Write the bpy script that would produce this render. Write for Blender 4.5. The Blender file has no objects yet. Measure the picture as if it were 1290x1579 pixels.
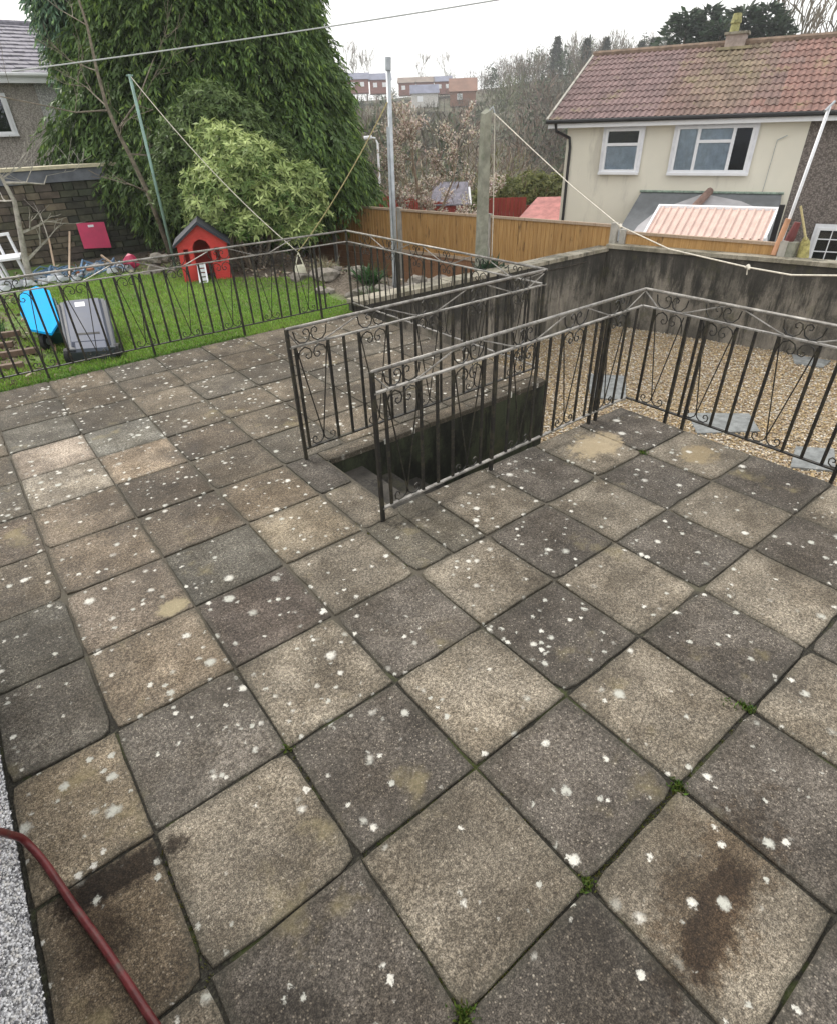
import bpy, math, random
import numpy as np
from mathutils import Matrix, Vector
random.seed(7)
RNG = np.random.default_rng(11)
PI = math.pi
SC = bpy.context.scene
COL = SC.collection

# ------------------------------------------------------------------ camera
cam_d = bpy.data.cameras.new('camera')
cam = bpy.data.objects.new('camera', cam_d)
COL.objects.link(cam)
SC.camera = cam
cam_d.sensor_fit = 'VERTICAL'
cam_d.sensor_height = 36.0
cam_d.lens = 36.0 * 878.1 / 1579.0
cam_d.clip_start = 0.05
cam_d.clip_end = 2000.0
_R = [[0.7890, -0.6137, -0.0293], [-0.3652, -0.4303, -0.8255], [0.4940, 0.6620, -0.5636]]
_m = Matrix(((_R[0][0], -_R[1][0], -_R[2][0]), (_R[0][1], -_R[1][1], -_R[2][1]), (_R[0][2], -_R[1][2], -_R[2][2])))
CAM = (0.178, -2.217, 2.331)
cam.matrix_world = Matrix.Translation(CAM) @ _m.to_quaternion().to_matrix().to_4x4()

# ------------------------------------------------------------------ world, sun, exposure
SUN_EL, SUN_AZ = math.radians(42), math.radians(100)      # azimuth of the sun, counter-clockwise from +x
W = bpy.data.worlds.new('World'); SC.world = W; W.use_nodes = True
nt = W.node_tree; nt.nodes.clear()
sky = nt.nodes.new('ShaderNodeTexSky'); sky.sky_type = 'NISHITA'; sky.sun_disc = False
sky.sun_elevation = SUN_EL; sky.sun_rotation = PI / 2 - SUN_AZ
sky.dust_density = 4.0; sky.air_density = 1.0
hs = nt.nodes.new('ShaderNodeHueSaturation'); hs.inputs['Saturation'].default_value = 0.35
mx = nt.nodes.new('ShaderNodeMix'); mx.data_type = 'RGBA'; mx.inputs[0].default_value = 0.8
mx.inputs[7].default_value = (13.2, 13.1, 12.8, 1)          # even white cloud cover
bg = nt.nodes.new('ShaderNodeBackground'); bg.inputs[1].default_value = 0.10
wo = nt.nodes.new('ShaderNodeOutputWorld')
nt.links.new(sky.outputs[0], hs.inputs['Color']); nt.links.new(hs.outputs[0], mx.inputs[6])
nt.links.new(mx.outputs[2], bg.inputs[0]); nt.links.new(bg.outputs[0], wo.inputs[0])
sd = bpy.data.lights.new('sun', 'SUN'); sun = bpy.data.objects.new('sun', sd); COL.objects.link(sun)
sd.energy = 1.9; sd.angle = math.radians(12); sd.color = (1.0, 0.95, 0.87)
_sv = Vector((math.cos(SUN_EL) * math.cos(SUN_AZ), math.cos(SUN_EL) * math.sin(SUN_AZ), math.sin(SUN_EL)))
sun.rotation_euler = _sv.to_track_quat('Z', 'Y').to_euler()
SC.view_settings.view_transform = 'Standard'; SC.view_settings.look = 'None'
SC.view_settings.gamma = 1.0; SC.view_settings.use_curve_mapping = False
SC.view_settings.exposure = 0.36

# ------------------------------------------------------------------ materials
class NB:
    """small node-tree builder"""
    def __init__(s, name):
        s.m = bpy.data.materials.new(name); s.m.use_nodes = True
        s.t = s.m.node_tree; s.n = s.t.nodes; s.l = s.t.links
        s.p = s.n['Principled BSDF']
    def new(s, typ, **kw):
        n = s.n.new(typ)
        for k, v in kw.items(): setattr(n, k, v)
        return n
    def link(s, a, b): s.l.new(a, b)
    def put(s, sock, v):
        if isinstance(v, bpy.types.NodeSocket): s.link(v, sock)
        elif v is not None:
            if isinstance(v, (tuple, list)) and len(v) == 3 and sock.type == 'RGBA': v = (*v, 1)
            sock.default_value = v
    def pos(s): return s.new('ShaderNodeNewGeometry').outputs['Position']
    def objc(s): return s.new('ShaderNodeTexCoord').outputs['Object']
    def mapping(s, vec, scale=(1, 1, 1), loc=(0, 0, 0), rot=(0, 0, 0)):
        n = s.new('ShaderNodeMapping'); s.link(vec, n.inputs[0])
        s.put(n.inputs['Scale'], scale); s.put(n.inputs['Location'], loc); s.put(n.inputs['Rotation'], rot)
        return n.outputs[0]
    def noise(s, vec, scale, detail=4, rough=0.6, out=0):
        n = s.new('ShaderNodeTexNoise'); s.link(vec, n.inputs['Vector'])
        n.inputs['Scale'].default_value = scale; n.inputs['Detail'].default_value = detail
        n.inputs['Roughness'].default_value = rough
        return n.outputs[out]
    def vor(s, vec, scale, rand=1.0, feature='F1'):
        n = s.new('ShaderNodeTexVoronoi', feature=feature); s.link(vec, n.inputs['Vector'])
        n.inputs['Scale'].default_value = scale; n.inputs['Randomness'].default_value = rand
        return n
    def math(s, op, a, b=None, clamp=False):
        n = s.new('ShaderNodeMath', operation=op, use_clamp=clamp)
        s.put(n.inputs[0], a)
        if b is not None: s.put(n.inputs[1], b)
        return n.outputs[0]
    def ramp(s, v, lo, hi, a=0.0, b=1.0):
        n = s.new('ShaderNodeMapRange'); n.interpolation_type = 'SMOOTHSTEP'
        s.put(n.inputs[0], v); s.put(n.inputs[1], lo); s.put(n.inputs[2], hi); s.put(n.inputs[3], a); s.put(n.inputs[4], b)
        return n.outputs[0]
    def mix(s, f, a, b, mode='MIX'):
        n = s.new('ShaderNodeMix', data_type='RGBA', blend_type=mode)
        s.put(n.inputs[0], f); s.put(n.inputs[6], a); s.put(n.inputs[7], b)
        return n.outputs[2]
    def sep(s, vec):
        n = s.new('ShaderNodeSeparateXYZ'); s.link(vec, n.inputs[0]); return n.outputs
    def bump(s, h, strength=0.4, dist=0.01):
        n = s.new('ShaderNodeBump'); s.link(h, n.inputs['Height'])
        n.inputs['Strength'].default_value = strength; n.inputs['Distance'].default_value = dist
        s.link(n.outputs[0], s.p.inputs['Normal'])
    def done(s, col, rough=0.8, metal=0.0, spec=None):
        s.put(s.p.inputs['Base Color'], col); s.put(s.p.inputs['Roughness'], rough)
        s.p.inputs['Metallic'].default_value = metal
        if spec is not None: s.p.inputs['Specular IOR Level'].default_value = spec
        return s.m

def simple(name, col, rough=0.7, var=0.35, scale=8, metal=0, bump=0.15, dirt=None, spec=None):
    b = NB(name); v = b.objc()
    n1 = b.noise(v, scale, 5, .65); n2 = b.noise(v, scale * 7, 3)
    c = b.mix(b.ramp(n1, .3, .7), tuple(x * (1 - var) for x in col), tuple(min(1, x * (1 + var)) for x in col))
    if dirt: c = b.mix(b.ramp(b.noise(v, scale * .6, 6, .7), .52, .72), c, dirt)
    b.bump(n2, bump, .004)
    return b.done(c, b.ramp(n1, 0, 1, rough - .1, min(1, rough + .12)), metal, spec)

def leafmat(name, rough=0.55, trans=0.25):
    """colour of each leaf comes from the mesh attribute Col"""
    b = NB(name)
    a = b.new('ShaderNodeAttribute', attribute_name='Col').outputs[0]
    b.put(b.p.inputs['Base Color'], a); b.p.inputs['Roughness'].default_value = rough
    b.p.inputs['Specular IOR Level'].default_value = 0.3
    if trans:
        tr = b.new('ShaderNodeBsdfTranslucent'); b.link(a, tr.inputs[0])
        ms = b.new('ShaderNodeMixShader'); ms.inputs[0].default_value = trans
        out = b.n['Material Output']
        b.link(b.p.outputs[0], ms.inputs[1]); b.link(tr.outputs[0], ms.inputs[2]); b.link(ms.outputs[0], out.inputs[0])
    return b.m

def mat_slab():
    b = NB('weathered_concrete_slab')
    P = b.pos()
    info = b.new('ShaderNodeObjectInfo'); base = info.outputs['Color']; rnd = info.outputs['Random']
    # shift per slab so that neighbours do not share a pattern
    off = b.new('ShaderNodeCombineXYZ'); b.put(off.inputs[2], b.math('MULTIPLY', rnd, 40.0))
    va = b.new('ShaderNodeVectorMath', operation='ADD'); b.link(P, va.inputs[0]); b.link(off.outputs[0], va.inputs[1])
    V = va.outputs[0]
    big = b.noise(V, 2.6, 6, .65); mid = b.noise(V, 11, 6, .7); fine = b.noise(P, 150, 3, .7)
    grit = b.vor(P, 120)
    gs = b.sep(grit.outputs['Color'])
    c = b.mix(b.ramp(big, .28, .72), b.mix(1, base, (.62, .60, .56), 'MULTIPLY'), b.mix(1, base, (1.28, 1.25, 1.18), 'MULTIPLY'))
    c = b.mix(b.ramp(mid, .45, .75, 0, .45), c, b.mix(1, base, (.52, .5, .46), 'MULTIPLY'))
    # exposed aggregate, light and dark grains
    g = b.ramp(grit.outputs['Distance'], .25, .5, 1, 0)
    n60 = b.noise(P, 62, 3, .75); n200 = b.noise(P, 210, 2, .6)
    c = b.mix(1, c, b.mix(b.ramp(n60, .34, .68), (.56, .54, .52), (1.48, 1.46, 1.42)), 'MULTIPLY')
    c = b.mix(1, c, b.mix(b.ramp(n200, .36, .66), (.55, .53, .51), (1.58, 1.55, 1.5)), 'MULTIPLY')
    c = b.mix(b.math('MULTIPLY', b.math('MULTIPLY', g, b.ramp(gs[0], .80, .90)), .5), c, (.46, .41, .34))
    c = b.mix(b.math('MULTIPLY', b.math('MULTIPLY', g, b.ramp(gs[1], .72, .85)), .55), c, (.04, .036, .03))
    c = b.mix(b.ramp(fine, .35, .72, 0, .35), c, b.mix(1, c, (1.7, 1.62, 1.5), 'MULTIPLY'))
    g2 = b.vor(P, 46); gc = b.sep(g2.outputs['Color'])
    c = b.mix(b.math('MULTIPLY', b.ramp(g2.outputs['Distance'], .1, .24, 1, 0), b.ramp(gc[2], .94, .97, 0, .7)), c, (.50, .46, .39))
    wet = b.noise(P, .85, 6, .68); wet2 = b.noise(b.mapping(P, (1, 1, 1), (5, 9, 0)), 3.4, 6, .75)
    c = b.mix(1, c, b.mix(b.ramp(wet, .36, .62), (.66, .64, .62), (1.16, 1.16, 1.16)), 'MULTIPLY')
    c = b.mix(1, c, b.mix(b.ramp(wet2, .38, .60), (.72, .70, .67), (1.10, 1.10, 1.10)), 'MULTIPLY')
    # yellow-green algae and brown damp stains
    st = b.noise(b.mapping(P, (1, 1, 1), (3.1, 7.7, 0)), 1.9, 5, .62)
    c = b.mix(b.ramp(st, .60, .72, 0, .45), c, (.30, .25, .13))
    dk = b.noise(b.mapping(P, (1, 1, 1), (11, 2, 0)), 1.35, 5, .6)
    c = b.mix(b.ramp(dk, .60, .74, 0, .6), c, (.05, .042, .036))
    # dirty rim of each slab
    o = b.sep(b.objc())
    inf = b.new('ShaderNodeAttribute', attribute_name='edge').outputs['Fac']
    en = b.math('ADD', inf, b.math('MULTIPLY', b.math('SUBTRACT', mid, .5), .06))
    c = b.mix(b.ramp(en, .0, .05, .42, 0), c, (.05, .048, .036))
    # two explicit wet stains seen on the near slabs
    def blob(cx, cy, rx, ry, rot, col, k, c):
        m = b.mapping(P, (1, 1, 1), (-cx, -cy, 0))
        m = b.mapping(m, (1, 1, 1), (0, 0, 0), (0, 0, -rot)); m = b.mapping(m, (1 / rx, 1 / ry, 0))
        nn = b.noise(P, 7, 5, .7, 1)
        vm = b.new('ShaderNodeVectorMath', operation='MULTIPLY_ADD'); b.link(nn, vm.inputs[0])
        vm.inputs[1].default_value = (1.9, 1.9, 0); b.link(m, vm.inputs[2])
        vs = b.new('ShaderNodeVectorMath', operation='SUBTRACT'); b.link(vm.outputs[0], vs.inputs[0]); vs.inputs[1].default_value = (.95, .95, 0)
        ln = b.new('ShaderNodeVectorMath', operation='LENGTH'); b.link(vs.outputs[0], ln.inputs[0])
        e_ = b.math('ADD', ln.outputs['Value'], b.math('MULTIPLY', b.math('SUBTRACT', b.noise(P, 30, 5, .75), .5), 1.1))
        kk = b.ramp(e_, .55, 1.0, k, 0)
        return b.mix(kk, c, b.mix(1, c, tuple(x * 7 for x in col), 'MULTIPLY') if max(col) < .1 else col)
    c = blob(1.56, -2.10, .54, .20, .12, (.072, .060, .048), .8, c)
    c = blob(1.46, -2.14, .30, .10, .1, (.045, .034, .026), .8, c)
    c = blob(-.17, -.68, .30, .09, -.1, (.016, .013, .011), .92, c)
    c = blob(-.27, -.80, .10, .2, .1, (.03, .024, .02), .7, c)
    c = blob(4.0, .35, .35, .22, .1, (.42, .34, .22), .75, c)
    c = blob(4.5, -.3, .22, .16, .1, (.36, .28, .16), .6, c)
    c = blob(.50, .68, .10, .09, .1, (.42, .36, .22), .6, c)
    # lichen rosettes
    wob = b.new('ShaderNodeVectorMath', operation='MULTIPLY_ADD'); b.link(b.noise(P, 62, 4, .75, 1), wob.inputs[0])
    wob.inputs[1].default_value = (.050, .050, 0); b.link(P, wob.inputs[2])
    yy = b.sep(P)[1]
    cov = b.math('ADD', b.math('ADD', b.noise(P, 1.3, 2, .5), b.math('MULTIPLY', b.math('SUBTRACT', b.noise(P, 4.2, 2, .5), .5), .9)), b.ramp(yy, -1.6, .4, -.02, .12))
    for sc_, thr, rmax, lo in ((5.4, .57, .185, .62), (9.5, .635, .22, .7), (20.0, .80, .29, .86)):
        fl = b.new('ShaderNodeVectorMath', operation='MULTIPLY'); b.link(wob.outputs[0], fl.inputs[0]); fl.inputs[1].default_value = (1, 1, 0)
        vv = b.vor(fl.outputs[0], sc_); cc = b.sep(vv.outputs['Color'])
        pick = b.ramp(b.math('ADD', cc[0], b.math('MULTIPLY', b.math('SUBTRACT', cov, .5), 1.1)), thr, thr + .02)
        rad = b.math('MULTIPLY', b.math('ADD', b.math('MULTIPLY', cc[1], .8), .45), rmax)
        d = b.math('SUBTRACT', rad, vv.outputs['Distance'])
        msk = b.math('MULTIPLY', b.math('MULTIPLY', b.ramp(d, -.01, .13), pick), b.ramp(n60, .3, .5, .5, .95))
        c = b.mix(msk, c, b.mix(cc[2], (.70, .68, .62), (.50, .50, .45)))
    h = b.math('ADD', b.math('MULTIPLY', grit.outputs['Distance'], -.6), b.math('ADD', b.math('MULTIPLY', fine, .6), mid))
    b.bump(h, .55, .006)
    return b.done(c, b.ramp(big, .3, .7, .72, .92), 0, .35)

def mat_stained_wall(name, a, d, top=0.0):
    b = NB(name); P = b.pos()
    s1 = b.noise(b.mapping(P, (1.2, 1.2, .5)), 1.7, 7, .72)
    s2 = b.noise(b.mapping(P, (2.6, 2.6, .42)), 1.9, 7, .75)
    f = b.noise(P, 60, 4, .7); m = b.noise(P, 2.5, 5, .65)
    c = b.mix(b.ramp(s1, .36, .62), d, a)
    c = b.mix(b.ramp(s2, .50, .66, 0, .85), c, tuple(x * .3 for x in d))
    p2 = b.noise(P, 1.1, 6, .75); c = b.mix(b.ramp(p2, .52, .64, 0, .7), c, tuple(x * .45 for x in d))
    if top:     # black algae drips under the coping
        z_ = b.sep(P)[2]; e_ = b.math('ADD', z_, b.math('ADD', b.math('MULTIPLY', b.math('SUBTRACT', s2, .5), 2.6), b.math('MULTIPLY', b.math('SUBTRACT', p2, .5), 1.6)))
        c = b.mix(b.ramp(e_, -.75, -.1, 0, .82), c, (.026, .025, .022))
    c = b.mix(b.ramp(m, .55, .7, 0, .5), c, (.075, .075, .035))
    c = b.mix(b.ramp(s2, .30, .22, 0, .6), c, tuple(min(1, x * 1.5) for x in a))
    c = b.mix(b.ramp(f, .4, .75, 0, .4), c, b.mix(1, c, (1.8, 1.75, 1.6), 'MULTIPLY'))
    b.bump(b.math('ADD', f, m), .5, .01)
    return b.done(c, .9)

def mat_gravelly(name, cols, scale, bump=.8):
    b = NB(name); P = b.pos(); v = b.vor(P, scale); cc = b.sep(v.outputs['Color'])
    c = b.mix(cc[0], cols[0], cols[1]); c = b.mix(b.ramp(cc[1], .7, .8), c, cols[2])
    c = b.mix(b.ramp(v.outputs['Distance'], .35, .7, 0, .6), c, tuple(x * .3 for x in cols[0]))
    h = b.math('MULTIPLY', v.outputs['Distance'], -1.0)
    b.bump(h, bump, .01)
    return b.done(c, .9)

def mat_wood(name, a, d, mark=(.05, .025, .012)):
    b = NB(name); P = b.pos(); info = b.new('ShaderNodeObjectInfo')
    off = b.new('ShaderNodeCombineXYZ'); b.put(off.inputs[0], b.math('MULTIPLY', info.outputs['Random'], 30.0)); b.put(off.inputs[2], b.math('MULTIPLY', info.outputs['Random'], 13.0))
    va = b.new('ShaderNodeVectorMath', operation='ADD'); b.link(P, va.inputs[0]); b.link(off.outputs[0], va.inputs[1])
    g = b.noise(b.mapping(va.outputs[0], (14, 14, .8)), 3, 5, .6); k = b.noise(b.mapping(va.outputs[0], (4, 4, 1.2)), 2, 4, .6)
    c = b.mix(b.ramp(g, .3, .7), a, d)
    c = b.mix(b.ramp(k, .58, .72, 0, .65), c, mark)
    c = b.mix(b.math('MULTIPLY', info.outputs['Random'], .45), c, b.mix(1, c, (.62, .58, .55), 'MULTIPLY'))
    b.bump(g, .3, .004)
    return b.done(c, .8)

def mat_glass(name, tint=(.75, .8, .82)):
    b = NB(name)
    t = b.new('ShaderNodeBsdfTransparent'); t.inputs[0].default_value = (*tint, 1)
    g = b.new('ShaderNodeBsdfGlossy'); g.inputs['Roughness'].default_value = .03; g.inputs[0].default_value = (.9, .93, .97, 1)
    fr = b.new('ShaderNodeFresnel'); fr.inputs[0].default_value = 1.6
    ms = b.new('ShaderNodeMixShader'); b.link(fr.outputs[0], ms.inputs[0])
    b.link(t.outputs[0], ms.inputs[1]); b.link(g.outputs[0], ms.inputs[2]); b.link(ms.outputs[0], b.n['Material Output'].inputs[0])
    return b.m

def mat_objcol(name, rough=.8, var=.3, scale=10, moss=None):
    b = NB(name); P = b.pos(); info = b.new('ShaderNodeObjectInfo')
    n = b.noise(P, scale, 5, .65); c0 = info.outputs['Color']
    c = b.mix(b.ramp(n, .3, .7), b.mix(1, c0, (1 - var,) * 3, 'MULTIPLY'), b.mix(1, c0, (1 + var,) * 3, 'MULTIPLY'))
    c = b.mix(b.math('MULTIPLY', info.outputs['Random'], .35), c, b.mix(1, c, (.7, .68, .68), 'MULTIPLY'))
    if moss: c = b.mix(b.ramp(b.noise(P, 1.3, 5, .7), .56, .68, 0, .55), c, moss)
    b.bump(b.noise(P, scale * 5, 3), .3, .004)
    return b.done(c, rough)

M = {}
M['slab'] = mat_slab()
def mat_bed():
    b = NB('mossy_joint_bed'); P = b.pos(); n = b.noise(P, 3.2, 5, .65); f = b.noise(P, 80, 3)
    c = b.mix(b.ramp(n, .52, .64), (.018, .016, .012), (.04, .05, .012))
    xx = b.sep(P); far = b.ramp(b.math('ADD', b.math('ADD', b.math('MULTIPLY', xx[0], .55), xx[1]), b.math('MULTIPLY', n, 2.4)), 1.2, 2.3)
    c = b.mix(b.math('MULTIPLY', far, .85), c, (.115, .10, .078))
    c = b.mix(b.ramp(f, .45, .7, 0, .5), c, (.09, .085, .06)); b.bump(f, .8, .01); return b.done(c, .95)
M['bed'] = mat_bed()
M['darkwall'] = mat_stained_wall('damp_mossy_wall', (.045, .053, .028), (.010, .011, .007))
M['gardenwall'] = mat_stained_wall('streaked_garden_wall', (.26, .235, .20), (.105, .097, .083), 1)
M['coping'] = mat_stained_wall('weathered_coping', (.36, .33, .27), (.2, .185, .14))
M['step'] = mat_stained_wall('damp_step', (.062, .056, .048), (.03, .027, .023))
M['gravel'] = mat_gravelly('court_gravel', ((.30, .22, .13), (.50, .41, .29), (.62, .56, .47)), 55)
def mat_iron():
    b = NB('painted_iron'); P = b.pos()
    n = b.noise(P, 14, 5, .7); f = b.noise(P, 70, 3)
    c = b.mix(b.ramp(n, .46, .62), (.012, .011, .010), (.04, .036, .022))
    up = b.sep(b.new('ShaderNodeNewGeometry').outputs['Normal'])[2]
    c = b.mix(b.ramp(f, .58, .72, 0, .6), c, (.085, .06, .04)); b.bump(f, .3, .002)
    return b.done(c, .55, 0, .5)
def mat_rail():
    b = NB('worn_rail_paint'); P = b.pos(); n = b.noise(P, 9, 5, .7); f = b.noise(P, 60, 4)
    c = b.mix(b.ramp(n, .4, .62), (.19, .18, .165), (.36, .345, .32)); c = b.mix(b.ramp(f, .56, .70, 0, .8), c, (.10, .07, .045))
    b.bump(f, .3, .002); return b.done(c, .45, .25, .5)
M['iron'] = mat_iron(); M['rail'] = mat_rail()
M['leaf'] = leafmat('leaf'); M['twig'] = leafmat('twig', .9, 0)
M['bark'] = simple('bark', (.20, .17, .13), .9, .4, 12, 0, .6)
M['palebark'] = simple('pale_bark', (.34, .32, .28), .9, .35, 10, 0, .6)
M['greenmetal'] = simple('green_painted_pole', (.22, .34, .30), .5, .2, 4, .1)
M['galv'] = simple('galvanised_steel', (.42, .45, .48), .45, .2, 6, .6)
M['concrete'] = simple('mossy_concrete_post', (.27, .27, .22), .9, .3, 5, 0, .5, (.14, .17, .10))
M['palepost'] = simple('pale_concrete', (.42, .40, .36), .9, .2, 5, 0, .4, (.22, .21, .17))
M['rope'] = simple('rope', (.62, .58, .50), .9, .2, 30)
M['yellowrope'] = simple('yellow_rope', (.55, .47, .25), .9, .2, 30)
M['wire'] = simple('wire', (.45, .47, .47), .6, .1, 3)
M['fence'] = mat_wood('fence_board', (.45, .25, .085), (.60, .37, .15))
M['fencelow'] = mat_wood('reddish_fence_board', (.30, .15, .08), (.40, .22, .12))
M['fencecap'] = mat_wood('fence_cap', (.46, .34, .24), (.56, .44, .33), (.3, .2, .13))
M['redfence'] = mat_wood('red_fence_board', (.30, .045, .035), (.42, .075, .055), (.12, .02, .02))
def mat_cream():
    b = NB('cream_render'); P = b.pos(); s1 = b.noise(b.mapping(P, (1, 1, .22)), 1.6, 6, .7); n = b.noise(P, .6, 4, .6); f = b.noise(P, 90, 3)
    c = b.mix(b.ramp(n, .3, .7), (.86, .82, .70), (.80, .765, .66)); c = b.mix(b.ramp(s1, .55, .72, 0, .5), c, (.50, .47, .41))
    b.bump(f, .3, .004); return b.done(c, .9)
M['cream'] = mat_cream()
M['greyrender'] = mat_gravelly('grey_pebbledash', ((.23, .195, .175), (.31, .27, .245), (.17, .145, .13)), 28, .5)
M['whitedash'] = mat_gravelly('white_pebbledash', ((.58, .57, .57), (.75, .74, .73), (.42, .41, .42)), 30, .5)
M['brownrender'] = mat_gravelly('buff_pebbledash', ((.46, .42, .38), (.55, .50, .46), (.38, .34, .31)), 30, .4)
M['upvc'] = simple('white_frame', (.86, .87, .90), .4, .04, 3, 0, .02)
M['gutter'] = simple('black_gutter', (.02, .02, .022), .4, .2, 5)
M['tile'] = mat_objcol('roof_tile', .85, .3, 9, (.24, .21, .10))
M['slate'] = simple('grey_slate', (.21, .20, .24), .7, .35, 6)
M['glass'] = mat_glass('window_glass', (.86, .9, .93))
M['dark'] = simple('dark_room', (.015, .015, .018), .9, .2, 3)
M['curtain'] = simple('net_curtain', (.74, .77, .80), .9, .15, 4)
M['brick'] = mat_objcol('painted_stock', .9, .25, 6)
M['binlid'] = simple('grey_bin_plastic', (.095, .108, .15), .65, .12, 4, 0, .05)
M['bindark'] = simple('dark_bin_plastic', (.045, .052, .065), .55, .2, 4)
M['cyan'] = simple('cyan_plastic', (.0, .36, .78), .75, .08, 3, 0, .03, spec=.15)
M['greenplastic'] = simple('dark_green_plastic', (.01, .07, .06), .5, .2, 3)
M['rubber'] = simple('black_rubber', (.012, .012, .013), .7, .2, 8)
M['red'] = simple('red_playhouse_plastic', (.56, .045, .04), .5, .12, 3, 0, .05)
M['redpanel'] = simple('raspberry_sheet', (.56, .05, .13), .55, .12, 3, 0, .1)
M['darkroof'] = simple('dark_plastic_roof', (.028, .03, .045), .55, .2, 3)
M['white'] = simple('white_plastic', (.80, .81, .85), .5, .08, 5, 0, .05)
M['bag'] = simple('cream_cloth', (.62, .60, .48), .95, .12, 10)
M['hose'] = simple('red_hose', (.12, .018, .02), .36, .35, 22, 0, .2, (.10, .06, .05))
M['terracotta'] = simple('terracotta', (.42, .16, .08), .85, .2, 6)
M['pinksheet'] = simple('pink_corrugated_sheet', (.66, .49, .43), .6, .1, 4, 0, .05)
M['felt'] = simple('grey_roof_felt', (.17, .18, .19), .9, .15, 3)
M['tarp'] = simple('grey_tarpaulin', (.46, .45, .47), .7, .12, 2)
M['slabgrey'] = simple('grey_stepping_slab', (.21, .22, .22), .9, .3, 8, 0, .3)
M['rock'] = simple('rubble_stone', (.20, .18, .155), .95, .4, 3, 0, .7)
M['oldstone'] = mat_objcol('old_walling_stone', .95, .35, 5)
M['orangepipe'] = simple('clay_pipe', (.55, .30, .18), .7, .15, 6)
M['brownplastic'] = simple('maroon_plastic', (.17, .045, .045), .6, .15, 6)
M['bluejunk'] = simple('faded_blue_plastic', (.12, .22, .36), .6, .3, 8)
def mat_lawn():
    b = NB('lawn_soil'); P = b.pos(); n = b.noise(P, .9, 5, .6); f = b.noise(P, 30, 3)
    x = b.sep(P)
    soil = b.ramp(b.math('ADD', x[0], b.math('MULTIPLY', n, 1.6)), 1.2, 1.7, 1, 0)
    g = b.mix(b.ramp(f, .3, .7), (.09, .15, .03), (.13, .21, .045))
    c = b.mix(soil, g, b.mix(b.ramp(f, .4, .6), (.08, .055, .035), (.16, .12, .085)))
    far = b.ramp(b.math('ADD', b.math('ADD', x[0], b.math('MULTIPLY', x[1], .35)), n), 7.8, 8.3)
    c = b.mix(far, c, b.mix(b.ramp(f, .4, .6), (.07, .055, .038), (.16, .13, .10)))
    b.bump(f, .6, .02); return b.done(c, .95)
M['lawn'] = mat_lawn()
def mat_terrain():
    b = NB('hillside'); P = b.pos(); n = b.noise(P, .05, 5, .6); f = b.noise(P, .9, 5, .7)
    c = b.mix(b.ramp(n, .4, .6), (.14, .12, .075), (.10, .115, .06)); c = b.mix(b.ramp(f, .4, .65), c, (.06, .05, .035))
    return b.done(c, .95)
M['terrain'] = mat_terrain()
M['kerbwhite'] = mat_gravelly('spar_dash_wall', ((.55, .55, .58), (.80, .80, .82), (.20, .20, .22)), 95, 1.0)

# ------------------------------------------------------------------ mesh tools
ORIG = {}
def lab(o, label=None, cat=None, group=None, kind=None):
    if label: o['label'] = label
    if cat: o['category'] = cat
    if group: o['group'] = group
    if kind: o['kind'] = kind
    return o
def empty(name, loc, label=None, cat=None, group=None, kind=None):
    o = bpy.data.objects.new(name, None); COL.objects.link(o); o.location = loc
    o.empty_display_size = .1
    ORIG[o.name] = tuple(loc)
    return lab(o, label, cat, group, kind)
def attach(o, parent):
    if parent is not None:
        o.parent = parent
    ORIG[o.name] = ORIG.get(parent.name, (0, 0, 0)) if parent is not None else tuple(o.location)
    return o
def meshobj(name, V, F, mat, parent=None, smooth=False, col=None, mats=None, mi=None, edge=None):
    """one mesh object; V in world coordinates, F list/array of faces"""
    V = np.asarray(V, float)
    org = np.array(ORIG[parent.name]) if parent is not None else np.zeros(3)
    me = bpy.data.meshes.new(name)
    if isinstance(F, np.ndarray):
        k = F.shape[1]; n = len(F)
        me.vertices.add(len(V)); me.vertices.foreach_set('co', (V - org).ravel())
        me.loops.add(n * k); me.loops.foreach_set('vertex_index', F.ravel().astype(np.int32))
        me.polygons.add(n); me.polygons.foreach_set('loop_start', np.arange(0, n * k, k, dtype=np.int32))
        me.polygons.foreach_set('loop_total', np.full(n, k, dtype=np.int32))
        me.update(calc_edges=True)
    else:
        me.from_pydata((V - org).tolist(), [], F); me.update()
    for m in (mats or [mat]): me.materials.append(m)
    if mi is not None: me.polygons.foreach_set('material_index', np.asarray(mi, dtype=np.int32))
    if smooth: me.polygons.foreach_set('use_smooth', np.ones(len(me.polygons), dtype=bool))
    if col is not None:
        a = me.color_attributes.new('Col', 'FLOAT_COLOR', 'POINT')
        cc = np.ones((len(V), 4)); cc[:, :3] = col; a.data.foreach_set('color', cc.ravel())
    if edge is not None:
        a = me.attributes.new('edge', 'FLOAT', 'POINT'); a.data.foreach_set('value', np.asarray(edge, float))
    o = bpy.data.objects.new(name, me); COL.objects.link(o)
    attach(o, parent)
    return o
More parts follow.
